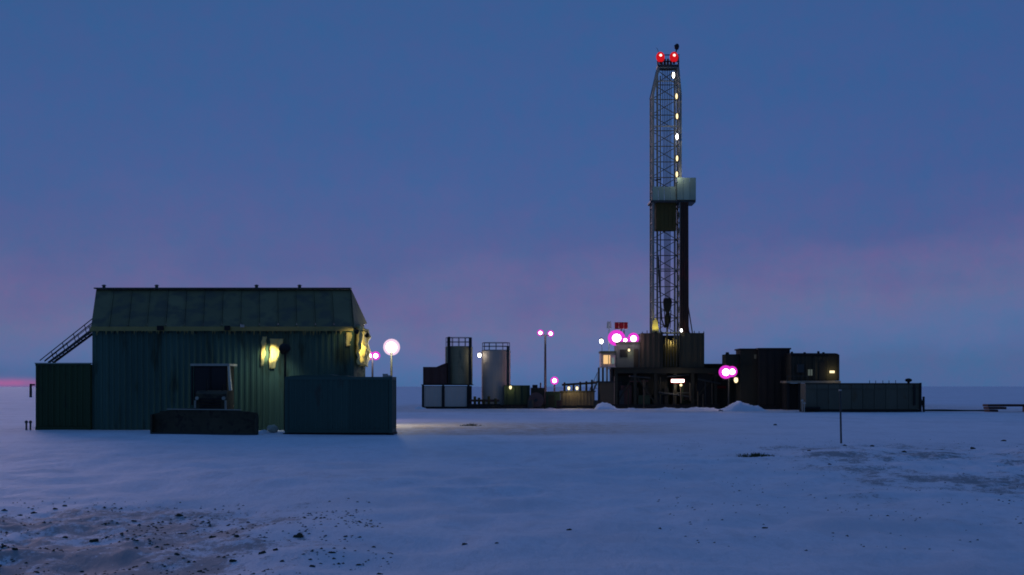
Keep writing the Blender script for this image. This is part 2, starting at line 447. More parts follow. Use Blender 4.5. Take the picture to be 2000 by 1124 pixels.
boxpart('ridge_cap', M['ridge'], shed, rl-.06, rr_+.05, YR-.28, YR+.28, ridge_z+.055, ridge_z+.12)
for px in (203, 306, 501, 585):
    x = Xp(px, YR); m = MB().cyl((x, YR, ridge_z+.1), (x, YR, ridge_z+.24), .09, .09, 10); m.cyl((x, YR, ridge_z+.24), (x, YR, ridge_z+.3), .15, .05, 10)
    m.build('roof_vent', M['ridge'], shed)
# eave board with brackets and hanging frost
boxpart('eave_board', M['eave'], shed, xl-.02, xr+.04, YF-ov-.04, YF-ov-.002, ze-.17, ze+.06)
for i in range(29):
    x = xl + .25 + i * (xr - xl - .5) / 28
    MB().prism([(x-.03, YF-.06, ze-.30), (x+.03, YF-.06, ze-.30), (x+.03, YF-.06, ze-.06), (x-.03, YF-.06, ze-.06)],
               [(x-.03, YF-ov, ze-.10), (x+.03, YF-ov, ze-.10), (x+.03, YF-ov, ze-.06), (x-.03, YF-ov, ze-.06)]).build('eave_bracket', M['core'], shed)
ic = MB()
for i in range(70):
    x = random.uniform(xl, xr); h = random.uniform(.05, .26)
    ic.cyl((x, YF-ov-.02, ze-.165), (x, YF-ov-.02, ze-.165-h), .035, .004, 5)
tag(ic.build('icicles', M['eave'], shed), kind='stuff')
for px, w in ((317, .16), (447, .14)):
    x = Xp(px, YF); MB().box(x-w, x+w, YF-ov-.22, YF-ov-.045, ze-.14, ze+.10).build('junction_box', M['black'], shed)
x = Xp(476, YF); MB().box(x-.10, x+.10, YF-ov-.16, YF-ov-.05, ze+.02, ze+.15).build('bulkhead_light', M['white'], shed)
# loose tarp folds on the right corner and its end wall
def tarp(name, x0, x1, y, z0, z1, m, parent, amp=.09, seed=0, ax='x', nx_=14, nz_=16, skew=0, taper=0):
    vs = []
    for j in range(nz_+1):
        for i in range(nx_+1):
            a = x0 + (x1-x0)*i/nx_; zz = z0 + (z1-z0)*j/nz_
            w = amp * (noise.noise(V(a*3.2, zz*1.1, seed)) + .6*noise.noise(V(a*7, zz*3.1, seed+5)) + .5)
            dn = 1 - j/nz_
            a = (x0+x1)/2 + (a-(x0+x1)/2) * (1 + taper*dn) + skew*dn
            if j == 0: zz += .16 * noise.noise(V(i*.8, 0, seed+2))
            e = .10 * noise.noise(V(i*.9, j*.35, seed+9)) if i in (0, nx_) else 0
            vs.append(V(a+e, y - abs(w) - .07, zz) if ax == 'x' else V(y + abs(w) + .07, a+e, zz))
    b = MB().add(vs, [(j*(nx_+1)+i, j*(nx_+1)+i+1, (j+1)*(nx_+1)+i+1, (j+1)*(nx_+1)+i) for j in range(nz_) for i in range(nx_)])
    o = b.build(name, m, parent, True)
    sm_ = o.modifiers.new('thick', 'SOLIDIFY'); sm_.thickness = .012
    return o
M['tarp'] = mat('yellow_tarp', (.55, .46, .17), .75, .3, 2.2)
tarp('lit_patch_tarp', YF+.1, YB-.2, xr, Zp(715, 77), Zp(640, 77), M['tarp'], shed, .30, 3, 'y', nx_=22, nz_=20)
tarp('lit_patch_tarp', Xp(676, YF), Xp(688, YF), YF-.02, Zp(676, YF), Zp(650, YF), M['tarp'], shed, .09, 8, nx_=8, skew=-.05, taper=-.4)
tarp('lit_patch_tarp', Xp(513, YF), Xp(522, YF), YF-.02, Zp(715, YF), Zp(658, YF), M['tarp'], shed, .10, 12, nx_=8, skew=-.12, taper=-.3)  # added sheet, shaped as the narrow bright streak of floodlight on the wall
tarp('lit_patch_tarp', Xp(529, YF), Xp(556, YF), YF-.02, Zp(720, YF), Zp(662, YF), M['tarp'], shed, .14, 21, nx_=14, skew=-.28, taper=-.55)  # added sheet, shaped as the wide bright wedge of floodlight

# floodlights on brackets at the right corner: one along the end wall, one back onto the front wall
def corner_light(label, arm0, head, target, watts, c, size):
    cf = thing('corner_floodlight', label, 'floodlight', (head.x, head.y, 0))
    MB().bar(arm0, V(head.x, head.y, arm0[2]), .05).bar(V(head.x, head.y, arm0[2]+.02), V(head.x, head.y, head.z+.08), .05).build('bracket', M['steel'], cf)
    d = (Vector(target) - head).normalized()
    MB().cyl(head - d*.12, head + d*.06, .07, .13, 12).build('lamp_housing', M['black'], cf)
    MB().cyl(head + d*.061, head + d*.07, .11, .11, 12).build('lens', M['e_warm'], cf)
    spot(cf, head + d*.12, target, watts, c, size, .08, .5)
corner_light('small floodlight on a bracket facing the right end wall of the green shed', (xr+.05, 75.6, ze-.12), W(717, 655, 75.6), (xr+.05, 77.0, Zp(692, 76.8)), 330, (1, .80, .30), R(110))
corner_light('small floodlight on a bracket facing the front wall near the right shed corner', (Xp(694, YF), YF-.3, ze-.12), W(697, 648, 73.5), (Xp(680, YF), YF, Zp(664, YF)), 22, (1, .84, .40), R(85))

# ------------------------------------------------------------------ annex box on the left of the shed
ya = 74.2
ax0, ax1, az = Xp(70, ya), Xp(177, ya), Zp(711, ya)
an = thing('annex_box', 'dark green ribbed steel box annex butted against the left end of the shed', 'annex', ((ax0+ax1)/2, ya+2.5, 0))
boxpart('body', M['annex'], an, ax0+.04, ax1-.02, ya+.05, ya+5.5, .12, az-.03)
panels(ax0+.10, ax1-.04, .22, az-.10, .9, ya+.01, an, M['annex'], .32)
for x in (ax0, ax1-.12): boxpart('corner_post', M['annex'], an, x, x+.10, ya-.03, ya+.06, .10, az)
boxpart('top_rail', M['annex'], an, ax0-.02, ax1, ya-.035, ya+.06, az-.10, az+.005)
boxpart('bottom_rail', M['annex'], an, ax0-.02, ax1, ya-.035, ya+.06, .02, .20)
boxpart('skid', M['black'], an, ax0+.1, ax1, ya+.02, ya+5, -.1, .10)
boxpart('frost_edge', mat('frost_grey', (.32, .36, .28), .8), an, ax0-.05, ax1-.02, ya-.06, ya+.5, az+.006, az+.055)

# inclined stair from the annex roof up to the shed wall
stt = thing('steel_stair', 'slanting steel stair with handrail rising from annex roof to shed eave', 'stair', (Xp(120, 75.5), 75.6, az))
lo, hi = V(Xp(98, 75.6), 75.3, az+.07), V(Xp(184, 75.6), 75.3, Zp(646, 75.6))
ln = hi - lo
for dy, nm in ((0, 'stringer'), (.75, 'stringer')): MB().bar(lo + V(0, dy, 0), hi + V(0, dy, 0), .05, .12).build(nm, M['steel'], stt)
for i in range(12):
    p = lo + ln * ((i + .5) / 12); MB().box(p.x-.10, p.x+.10, p.y+.03, p.y+.72, p.z-.015, p.z+.015).build('tread', M['steel'], stt)
for dy in (0, .75):
    MB().bar(lo + V(-.45, dy, .12), hi + V(-.0, dy, .62), .045).build('handrail', M['steel'], stt)
    MB().bar(lo + V(-.2, dy, .06), hi + V(0, dy, .32), .03).build('mid_rail', M['steel'], stt)
    for t in (.12, .37, .62, .87):
        p = lo + ln * t + V(0, dy, 0); MB().bar(p, p + V(-.12, 0, .36 + .16*t), .035).build('rail_post', M['steel'], stt)

# ------------------------------------------------------------------ slate container
yc = 67.3
cx0, cx1, cz = Xp(556, yc), Xp(766, yc), Zp(736, yc)
ct = thing('shipping_container', 'dark slate steel container standing on the snow before the right end of the shed', 'container', ((cx0+cx1)/2, yc+1.2, 0))
yb2 = yc + 2.44
boxpart('body', M['slate'], ct, cx0+.05, cx1-.05, yc+.06, yb2-.06, .17, cz-.04)
k = 5; p = (cx1 - cx0 - .28) / k
for i in range(k):
    MB().ribbed(cx0+.14+i*p, cx0+.14+(i+1)*p-.004, yc+.05, .26, cz-.15, .27, .035, .02).build('wall_panel', M['slate'], ct)
MB().ribbed(yc+.14, yb2-.14, cx1-.05, .26, cz-.15, .27, .03, .02, 'y').build('end_panel', M['slate'], ct)
for x in (cx0, cx1-.14):
    for y in (yc, yb2-.14): boxpart('corner_post', M['slate'], ct, x, x+.14, y, y+.14, .08, cz)
for y in (yc+.005, yb2-.115):
    boxpart('top_rail', M['slate'], ct, cx0+.14, cx1-.14, y, y+.11, cz-.15, cz-.01)
    boxpart('bottom_rail', M['slate'], ct, cx0+.14, cx1-.14, y, y+.11, .10, .26)
boxpart('top_rail', M['slate'], ct, cx1-.115, cx1-.005, yc+.14, yb2-.14, cz-.15, cz-.01)
boxpart('bottom_rail', M['slate'], ct, cx1-.115, cx1-.005, yc+.14, yb2-.14, .10, .26)
boxpart('skid', M['black'], ct, cx0-.10, cx1+.05, yc+.10, yb2-.1, -.12, .08)
tq = MB(); n_ = 18; top = []; bot = []
for i in range(n_+1):
    t = i / n_; x = cx0 + .1 + t * 3.2
    hgt = .11 * math.sin(math.pi * min(1, t*1.02)) ** .5 + .03 * noise.noise(V(x*2, 0, 3))
    top += [V(x, yc+.15, cz-.02+max(.02, hgt)), V(x, yb2-.2, cz-.02+max(.02, hgt*1.1))]
    bot += [V(x, yc+.13, cz-.035), V(x, yb2-.18, cz-.035)]
b0 = len(top); vs = top + bot; fs = []
for i in range(n_):
    a = 2*i; fs += [(a, a+2, a+3, a+1), (b0+a, b0+a+1, b0+a+3, b0+a+2), (b0+a, b0+a+2, a+2, a), (a+1, a+3, b0+a+3, b0+a+1)]
fs += [(0, 1, b0+1, b0), (2*n_, b0+2*n_, b0+2*n_+1, 2*n_+1)]
tag(MB().add(vs, fs).build('folded_tarp', M['slate']), 'dark tarp folded flat on the left half of the slate container roof', 'tarp')
rb = MB().box(Xp(748, yc+1), Xp(757, yc+1), yc+.8, yc+1.3, cz, cz+.14).box(Xp(757.5, yc+1), Xp(765, yc+1), yc+.8, yc+1.2, cz, cz+.07)
tag(rb.build('roof_box', M['white']), 'small pale box lying on the right end of the slate container roof', 'box')

# floodlight post between shed and container, its dark back towards the camera
yp = 72.6
px_ = Xp(557, yp)
fp = thing('floodlight_post', 'dark floodlight on a post shining back onto the green shed wall', 'floodlight', (px_, yp, 0))
MB().cyl((px_, yp, -.1), (px_, yp, Zp(688, yp)), .07, .06, 10).build('post', M['black'], fp)
hc = V(px_+.02, yp, Zp(681, yp))
hd = V(-.55, .83, -.12).normalized()
MB().cyl(hc - hd*.16, hc + hd*.20, .21, .29, 14).build('lamp_housing', M['black'], fp)
MB().cyl(hc - hd*.24, hc - hd*.16, .10, .21, 14).build('lamp_back', M['black'], fp)
MB().cyl(hc + hd*.202, hc + hd*.212, .24, .24, 14).build('lens', M['e_warm'], fp)
boxpart('bracket', M['black'], fp, px_-.05, px_+.05, yp-.05, yp+.05, Zp(700, yp), Zp(686, yp))
spot(fp, hc + hd*.26, V(Xp(528, YF), YF, Zp(692, YF)), 1100, (1, .86, .46), R(31), .10, 1.0)
spot(fp, hc + hd*.24, V(Xp(505, YF), YF-1.2, Zp(785, YF)), 190, (.90, 1.0, .98), R(150), .15, 1.0)

# ------------------------------------------------------------------ soil ramp and things around the doorway
def heightlump(name, m, outline, ycen, depth, label, cat, seed, kind=None, zoff=-.12, amp=.10):
    """mound whose silhouette follows the (pixel x, pixel y) crest, given real depth"""
    us = [Xp(a, ycen) for a, b in outline]; zs = [Zp(b, ycen) for a, b in outline]
    nx_, ny_ = 90, 30; vs = []
    for j in range(ny_+1):
        t = j / ny_; prof = math.sin(math.pi * t) ** .42 if 0 < t < 1 else 0
        for i in range(nx_+1):
            x = us[0] + (us[-1]-us[0]) * i / nx_
            kk = max(q for q in range(len(us)-1) if us[q] <= x + 1e-6)
            f = (x - us[kk]) / (us[kk+1]-us[kk]); z = zs[kk] + (zs[kk+1]-zs[kk]) * f
            z = zoff + (z - zoff) * prof
            y = ycen + (t - .5) * depth
            q = amp * (noise.noise(V(x*1.7, y*1.7, seed)) + .6*noise.noise(V(x*4, y*4, seed)) + .4*noise.noise(V(x*9, y*9, seed)))
            vs.append(V(x + (q*.4 if 0 < i < nx_ else 0), y, z + q * prof * (1 if 0 < i < nx_ else 0)))
    fs = [(j*(nx_+1)+i, j*(nx_+1)+i+1, (j+1)*(nx_+1)+i+1, (j+1)*(nx_+1)+i) for j in range(ny_) for i in range(nx_)]
    o = MB().add(vs, fs).build(name, m, None, True)
    return tag(o, label, cat, kind=kind)
# ------------------------------------------------------------------ dozer parked in front of the shed, blade towards the camera
M['dozer'] = mat('dirty_dark_paint', (.060, .050, .028), .8, .4, 1.4, wear=(.03, .026, .018), wear_amt=.5, bump=.4)
M['frame'] = mat('pale_edge', (.36, .34, .26), .7, .3, 2)
yd = 68.4
dz_ = thing('bulldozer', 'dark bulldozer facing out with its wide blade before the shed wall', 'bulldozer', (Xp(410, yd), yd+1, 0))
# blade: curved plate, set at an angle, higher in the middle
bl = MB(); nb = 26; rows_b = 7; vs = []
for j in range(rows_b):
    t = j / (rows_b - 1)
    for i in range(nb + 1):
        u = i / nb
        px = 294 + (501 - 294) * u; Yb = 68.3 - 2.0 * u
        top = Zp(798, Yb) - .30 * max(0, (.28 - u) / .28) ** 1.3 - .20 * max(0, (u - .60) / .40) + .03 * noise.noise(V(u * 14, 0, 2))
        z = -.12 + (top + .12) * t
        vs.append(V(Xp(px, Yb), Yb + .45 * math.sin(math.pi * t) * .6 + .10 * t, z))
fr_ = len(vs); vs += [v + V(.02, .12, 0) for v in vs]
fs = []
for j in range(rows_b - 1):
    for i in range(nb):
        a = j * (nb + 1) + i; fs += [(a, a+1, a+nb+2, a+nb+1), (fr_+a, fr_+a+nb+1, fr_+a+nb+2, fr_+a+1)]
for i in range(nb):
    a = (rows_b-1) * (nb+1) + i; fs += [(a, a+1, fr_+a+1, fr_+a), (i, fr_+i, fr_+i+1, i+1)]
for j in range(rows_b - 1):
    a = j * (nb+1); fs.append((a, a+nb+1, fr_+a+nb+1, fr_+a)); a += nb; fs.append((a, fr_+a, fr_+a+nb+1, a+nb+1))
blade = bl.add(vs, fs).build('blade', M['dozer'], dz_)
MB().bar(W(325, 799.5, 67.9) + V(0, .10, 0), W(470, 801, 66.6) + V(0, .10, 0), .06, .04).build('edge_strip', M['frame'], blade)  # paler strip along the top of the blade
MB().bar(W(296, 848, 68.1) + V(0, -.06, 0), W(500, 851, 66.2) + V(0, -.06, 0), .05, .16).build('cutting_edge', M['steel'], blade)
for px, Yb in ((296, 68.28), (500, 66.3)):
    MB().box(Xp(px, Yb)-.04, Xp(px, Yb)+.04, Yb-.10, Yb+.45, -.1, .95).build('end_plate', M['dozer'], blade)
for px in (330, 452): MB().bar(W(px, 832, 68.6), V(Xp(410 + (px-391)*.55, 71), 71, .6), .22, .26).build('push_arm', M['dozer'], dz_)
# hood, radiator grille, cab
hx0, hx1 = Xp(381, 69.2), Xp(441, 69.2)
hp = [(0, .55), (-.02, 1.25), (.10, Zp(770, 69.2)), (.45, Zp(764, 69.2)), (2.0, Zp(763, 69.2)), (2.0, .55)]
hood = MB().prism([V(hx0, 69.2+a, z) for a, z in hp], [V(hx1, 69.2+a, z) for a, z in hp]).build('hood', M['dozer'], dz_)
for i in range(6):
    z = .95 + i*.14; boxpart('grille_bar', M['black'], hood, hx0+.22, hx1-.22, 69.12, 69.175, z, z+.07)
for x in (hx0+.10, hx1-.10): MB().cyl((x, 69.1, 1.72), (x, 69.22, 1.72), .085, .085, 12).build('headlight', M['frame'], hood)
boxpart('radiator_frame', M['frame'], hood, hx0-.03, hx0+.05, 69.13, 69.30, .9, 1.62)
boxpart('radiator_frame', M['frame'], hood, hx1-.05, hx1+.03, 69.13, 69.30, .9, 1.62)
MB().cyl((hx0+.35, 70.1, Zp(764, 70)), (hx0+.35, 70.1, Zp(742, 70)), .06, .06, 10).build('exhaust', M['black'], dz_)
MB().cyl((hx1-.4, 70.4, Zp(764, 70)), (hx1-.4, 70.4, Zp(752, 70)), .09, .07, 10).build('air_intake', M['black'], dz_)
ycb = 71.2
c0, c1, czt, czb = Xp(373, ycb), Xp(447, ycb), Zp(713, ycb), Zp(772, ycb)
cab = boxpart('cab', M['black'], dz_, c0+.12, c1-.12, ycb+.12, ycb+1.9, .5, czt-.06)
boxpart('windscreen', M['glass'], cab, c0+.16, c1-.16, ycb+.07, ycb+.117, czb+.1, czt-.12)
boxpart('windscreen_post', M['black'], cab, (c0+c1)/2-.04, (c0+c1)/2+.04, ycb+.02, ycb+.066, czb+.1, czt-.1)
boxpart('roof', M['frame'], cab, c0-.02, c1+.03, ycb-.08, ycb+2.05, czt-.055, czt+.06)
MB().bar(V(c0+.06, ycb+.03, czb-.5), V(c0+.06, ycb+.03, czt-.06), .09).build('pillar', M['black'], cab)
MB().prism([V(c1-.06, ycb-.03, czt-.06), V(c1+.03, ycb-.03, czt-.06), V(c1+.20, ycb-.10, czb-.58), V(c1+.05, ycb-.10, czb-.58)],
           [V(c1-.06, ycb+.12, czt-.06), V(c1+.03, ycb+.12, czt-.06), V(c1+.20, ycb+.30, czb-.58), V(c1+.05, ycb+.30, czb-.58)]).build('pillar', M['cream'], cab)  # right pillar coloured cream for the floodlight falling on that side
for x0_, x1_ in ((Xp(366, 70), Xp(380, 70)), (Xp(440, 70), Xp(456, 70))):
    tr = MB(); q = [(.0, .12), (-.25, .45), (-.1, .85), (.35, 1.02), (2.7, 1.02), (3.1, .8), (3.2, .4), (2.9, .1)]
    tr.prism([V(x0_, 69.3+a, z-.15) for a, z in q], [V(x1_, 69.3+a, z-.15) for a, z in q])
    trk_ = tr.build('track', M['black'], dz_)
    for k_ in range(7):
        z = .02 + k_*.13; boxpart('track_shoe', M['steel'], trk_, x0_+.01, x1_-.01, 68.98+.07*abs(k_-3), 69.2, z, z+.07)
    boxpart('fender', M['dozer'], dz_, x0_-.02, x1_+.02, 69.2, 72.4, .92, 1.0)
boxpart('tool_box', M['rust'], dz_, Xp(452, 69.6), Xp(482, 69.6), 69.3, 70.2, .15, Zp(804, 69.6))
boxpart('tool_box', M['dozer'], dz_, Xp(316, 69.8), Xp(362, 69.8), 69.4, 70.4, .10, Zp(803, 69.8))
# pale sack by the lit wall
sk = MB().ball(W(533, 838, 69.5), .30, 14, 9, (1.0, .7, .62), .35, 4)
tag(sk.build('pale_sack', M['cream'], None, True), 'pale sack slumped on snow beside the left end of slate container', 'sack')

# ------------------------------------------------------------------ light tower masts behind the container
def light_tower(name, label, px, py, Y, r, n, lum, base_w=1.5, group=None, rim='e_rose'):
    b = V(Xp(px, Y), Y, 0); t = thing(name, label, 'light tower', b, group)
    z = Zp(py, Y)
    MB().box(b.x-.22, b.x+.22, Y-.22, Y+.22, -.1, .30).build('footing', M['greybox'], t)
    MB().cyl((b.x, Y, .25), (b.x, Y, z - r*.4), .085, .06, 10).build('pole', M['steel'], t)
    offs = {1: [(0, 0)], 2: [(-.72, 0), (.72, 0)], 4: [(-.58, .46), (.58, .46), (-.58, -.46), (.58, -.46)]}[n]
    if n > 1: MB().bar((b.x-1.2*r, Y+.12, z), (b.x+1.2*r, Y+.12, z), .07).build('crossbar', M['steel'], t)
    for ox, oz in offs: floodhead(t, (b.x+ox*r, Y, z+oz*r), r, rim=rim)
    point(t, (b.x, Y - 1.2*r - .2, z - .1), lum, (1, .88, .62) if n == 1 else PINKISH, .3)
    return t
light_tower('light_tower', 'tall bright white floodlight on a thin pole behind slate container', 764.5, 679, 84.0, .50, 1, 420)
light_tower('light_tower', 'smaller pink floodlight on a pole beside the right end of the shed', 727.5, 695.5, 96.0, .30, 2, 120, rim='e_mag')

# ------------------------------------------------------------------ tank battery, middle distance
YT = 146.0
S_ = YT / F
th_ = thing('tank_stand', 'pale panelled tank stand with dark posts carrying the brown box and olive tank', 'tank stand', (Xp(872, YT), YT+1.5, 0))
x0, x1 = Xp(825, YT), Xp(921, YT); zt = Zp(753, YT)
boxpart('body', M['rig'], th_, x0+.05, x1-.05, YT+.06, YT+3.0, 0, zt-.06)
segs = [(827, 863), (868, 912)]
for a, b in segs: MB().ribbed(Xp(a, YT)+.02, Xp(b, YT)-.02, YT+.03, .22, zt-.12, .5, .02, .02).build('side_panel', M['white'], th_)
for a in (826, 865.5, 915): boxpart('post', M['black'], th_, Xp(a, YT)-.11, Xp(a, YT)+.11, YT-.06, YT+.12, -.1, zt)
boxpart('deck', M['black'], th_, x0-.1, x1+.1, YT-.08, YT+3.1, zt+.003, zt+.10)
boxpart('skid', M['black'], th_, x0-.15, x1+.3, YT-.10, YT+3.1, -.15, .18)
bb = thing('brown_box_tank', 'red-brown box tank standing on the left end of the pale tank stand', 'tank', (Xp(848, YT), YT+1, zt+.1))
za = zt + .103
boxpart('body', M['rust'], bb, Xp(826, YT), Xp(873, YT), YT+.2, YT+2.6, za, Zp(717, YT))
MB().prism([V(Xp(852, YT), YT+.3, Zp(717, YT)), V(Xp(873, YT), YT+.3, Zp(717, YT)), V(Xp(873, YT), YT+.3, Zp(709, YT)), V(Xp(866, YT), YT+.3, Zp(711, YT))],
           [V(Xp(852, YT), YT+2.5, Zp(717, YT)), V(Xp(873, YT), YT+2.5, Zp(717, YT)), V(Xp(873, YT), YT+2.5, Zp(709, YT)), V(Xp(866, YT), YT+2.5, Zp(711, YT))]).build('lid', M['rust'], bb)
for a in (827, 842, 857, 871): boxpart('stiffener', M['rust'], bb, Xp(a, YT)-.05, Xp(a, YT)+.05, YT+.12, YT+.197, za+.02, Zp(718, YT))

def tank(name, label, pxa, pxb, ptop, zbase, Y, m, rail_top, posts, band=True):
    xa, xb_ = Xp(pxa, Y), Xp(pxb, Y); cx = (xa+xb_)/2; r = (xb_-xa)/2; cy = Y + r + .2; zt_ = Zp(ptop, Y)
    t = thing(name, label, 'tank', (cx, cy, zbase))
    MB().cyl((cx, cy, zbase), (cx, cy, zt_-.12), r, r, 28).build('shell', m, t, False)
    MB().cyl((cx, cy, zt_-.118), (cx, cy, zt_), r+.04, r*.92, 28).build('top', m, t)
    if band:
        for k_ in (.25, .5, .75):
            z = zbase + (zt_-zbase)*k_; MB().cyl((cx, cy, z-.03), (cx, cy, z+.03), r+.025, r+.025, 28).build('band', m, t)
    zr = Zp(rail_top, Y); n = 12
    for i in range(n):
        a = 2*math.pi*i/n; MB().cyl((cx+r*.94*math.cos(a), cy+r*.94*math.sin(a), zt_-.03), (cx+r*.94*math.cos(a), cy+r*.94*math.sin(a), zr), .03, .03, 6).build('rail_post', M['steel'], t)
    for zz in (zr, (zr+zt_)/2):
        mm = MB()
        for i in range(24):
            a, b = 2*math.pi*i/24, 2*math.pi*(i+1)/24
            mm.cyl((cx+r*.94*math.cos(a), cy+r*.94*math.sin(a), zz), (cx+r*.94*math.cos(b), cy+r*.94*math.sin(b), zz), .03, .03, 6)
        mm.build('rail', M['steel'], t)
    for p_, top_, m_ in posts:
        x = Xp(p_, Y); MB().box(x-.13, x+.13, cy-r-.16, cy-r+.05, zbase+.01, Zp(top_, Y)).build('ladder_post', m_, t)
    return t, cx, cy, r, zt_
t1, *_ = tank('olive_tank', 'dark olive cylindrical tank with railing standing on the pale tank stand', 868, 922, 676, za, YT, M['darktank'], 659,
              [(877, 658, M['black']), (918, 660, M['black'])])
zq = Zp(797, YT)
t2, cx2, cy2, r2, z2 = tank('grey_tank', 'tall light grey cylindrical tank with railing beside the olive tank', 940, 997, 683, .35, YT, M['tank'], 669,
              [(992, 676, M['steel'])], True)
MB().cyl((cx2, cy2, -.1), (cx2, cy2, .346), r2+.1, r2+.1, 20).build('base_ring', M['black'], t2)
# lower dark skirting in front of the grey tank
sk = thing('low_skid_tank', 'low dark green tank on skids right of the grey tank', 'tank', (Xp(1000, YT), YT, 0))
boxpart('body', M['green'], sk, Xp(985, YT), Xp(1035, YT), YT-.6, YT+1.6, .45, Zp(753, YT))
for a in (992, 1004, 1016, 1028): boxpart('stiffener', M['green'], sk, Xp(a, YT)-.06, Xp(a, YT)+.06, YT-.70, YT-.603, .47, Zp(754, YT))
boxpart('skid', M['black'], sk, Xp(983, YT), Xp(1037, YT), YT-.7, YT+1.6, -.1, .44)
pb_ = thing('pipe_manifold', 'dark pipe manifold on a low skid in front of the grey tank', 'manifold', (Xp(950, YT), YT-1, 0))
boxpart('skid', M['black'], pb_, Xp(915, YT), Xp(978, YT), YT-1.5, YT-.4, -.1, .5)
for i, a in enumerate((928, 936, 945, 955, 968)):
    z = .9 + .5*random.random(); MB().cyl((Xp(a, YT), YT-1, .4), (Xp(a, YT), YT-1, z), .14, .14, 8).build('valve', M['brown'], pb_)
MB().cyl((Xp(918, YT), YT-1, .85), (Xp(975, YT), YT-1, .85), .12, .12, 8).build('pipe', M['rust'], pb_)

def bulb(label, px, py, Y, r=.16, watts=20, c=WARM, core='e_warm', arm=None, mount=None):
    t = thing('work_lamp', label, 'lamp', W(px, py, Y))
    p = W(px, py, Y)
    MB().ball(p, r, 12, 8, (.8, .8, 1.15)).build('bulb', M[core], t, True)
    MB().cyl(p + V(0, .02, r*.9), p + V(0, .02, r*1.7), r*.9, r*.3, 10).build('shade', M['black'], t)
    if mount: MB().bar(p + V(0, .03, r*1.3), Vector(mount), .05).build('arm', M['steel'], t)
    if watts: point(t, p + V(0, -r*1.6, -.1), watts, c, .15)
    return t
bulb('small white lamp between the olive tank and the grey tank', 936.5, 694, YT+.6,   .20, 6, COOLW, 'e_white', mount=W(943, 690, YT+1.9))
bulb('small yellow lamp low on the right side of the grey tank', 997, 757, YT-.9, .17, 14, WARM, 'e_warm', mount=W(990, 755, YT+.5))

# generator with cable reel, green box, grey skid shack
gen = thing('generator_skid', 'dark generator on skid left of the twin lamp post', 'generator', (Xp(1048, YT), YT, 0))
boxpart('housing', M['rig'], gen, Xp(1037, YT), Xp(1063, YT), YT-.3, YT+2, .5, Zp(758, YT))
boxpart('skid', M['black'], gen, Xp(1035, YT), Xp(1065, YT), YT-.4, YT+2, -.1, .48)
boxpart('exhaust_hood', M['black'], gen, Xp(1040, YT), Xp(1050, YT), YT+.2, YT+1, Zp(758, YT)+.003, Zp(752, YT))
MB().cyl((Xp(1056, YT), YT+.4, Zp(758, YT)), (Xp(1056, YT), YT+.4, Zp(748, YT)), .08, .08, 8).build('exhaust_pipe', M['steel'], gen)
rl_ = thing('cable_reel', 'pinkish round cable reel standing in front of the dark generator', 'cable reel', (Xp(1050, YT-1), YT-1, 0))
cr_ = W(1047, 782, YT-1.2); rad = cr_.z - 0.10
for y in (-.25, .25): MB().cyl(cr_ + V(0, y-.03, 0), cr_ + V(0, y+.03, 0), rad, rad, 20).build('flange', M['rust'] if y > 0 else mat('reel_face', (.16, .09, .07), .8, .3), rl_)
MB().cyl(cr_ + V(0, -.22, 0), cr_ + V(0, .22, 0), rad*.62, rad*.62, 16).build('cable', M['black'], rl_)
MB().cyl(cr_ + V(0, -.33, 0), cr_ + V(0, -.281, 0), rad*.22, rad*.22, 12).build('hub', M['steel'], rl_)
gb = thing('green_box', 'dark green box below the pink lamp beside the twin lamp post', 'box', (Xp(1078, YT), YT, 0))
boxpart('body', M['green'], gb, Xp(1066, YT), Xp(1094, YT), YT-.4, YT+1.8, .1, Zp(768, YT))
boxpart('lid', M['green'], gb, Xp(1065, YT), Xp(1095, YT), YT-.45, YT+1.85, Zp(768, YT)+.003, Zp(765, YT))
boxpart('door', M['rig'], gb, Xp(1071, YT), Xp(1083, YT), YT-.45, YT-.403, .3, Zp(772, YT))
gs = thing('grey_shack', 'grey-brown skid shack with two lamps and rooftop pipes left of the rig', 'shack', (Xp(1128, YT), YT, 0))
gx0, gx1, gzt = Xp(1095, YT), Xp(1162, YT), Zp(766, YT)
boxpart('body', M['greybox'], gs, gx0+.05, gx1-.05, YT-.36, YT+2.4, .32, gzt)
panels(gx0+.06, gx1-.06, .35, gzt-.05, .7, YT-.40, gs, M['greybox'], .35, depth=.03)
boxpart('roof', M['rig'], gs, gx0-.05, gx1+.05, YT-.5, YT+2.5, gzt+.003, gzt+.12)
boxpart('skid', M['black'], gs, gx0-.1, gx1+.1, YT-.45, YT+2.4, -.15, .30)
for a, z in ((1103, 747), (1121, 750), (1134, 746), (1146, 745), (1157, 742)):
    MB().cyl((Xp(a, YT), YT+.8, gzt+.1), (Xp(a, YT), YT+.8, Zp(z, YT)), .12, .10, 8).build('roof_pipe', M['black'], gs)
MB().cyl((Xp(1098, YT), YT+.85, Zp(752, YT)), (Xp(1165, YT), YT+.85, Zp(748, YT)), .11, .11, 8).build('roof_pipe', M['black'], gs)
bulb('left one of the two small warm lamps on the grey shack', 1111, 758.5, YT-.7, .17, 22, WARM, 'e_warm', mount=W(1111, 764, YT-.45))
bulb('right one of the two small warm lamps on the grey shack', 1127, 758.5, YT-.7, .17, 22, WARM, 'e_warm', mount=W(1127, 764, YT-.45))

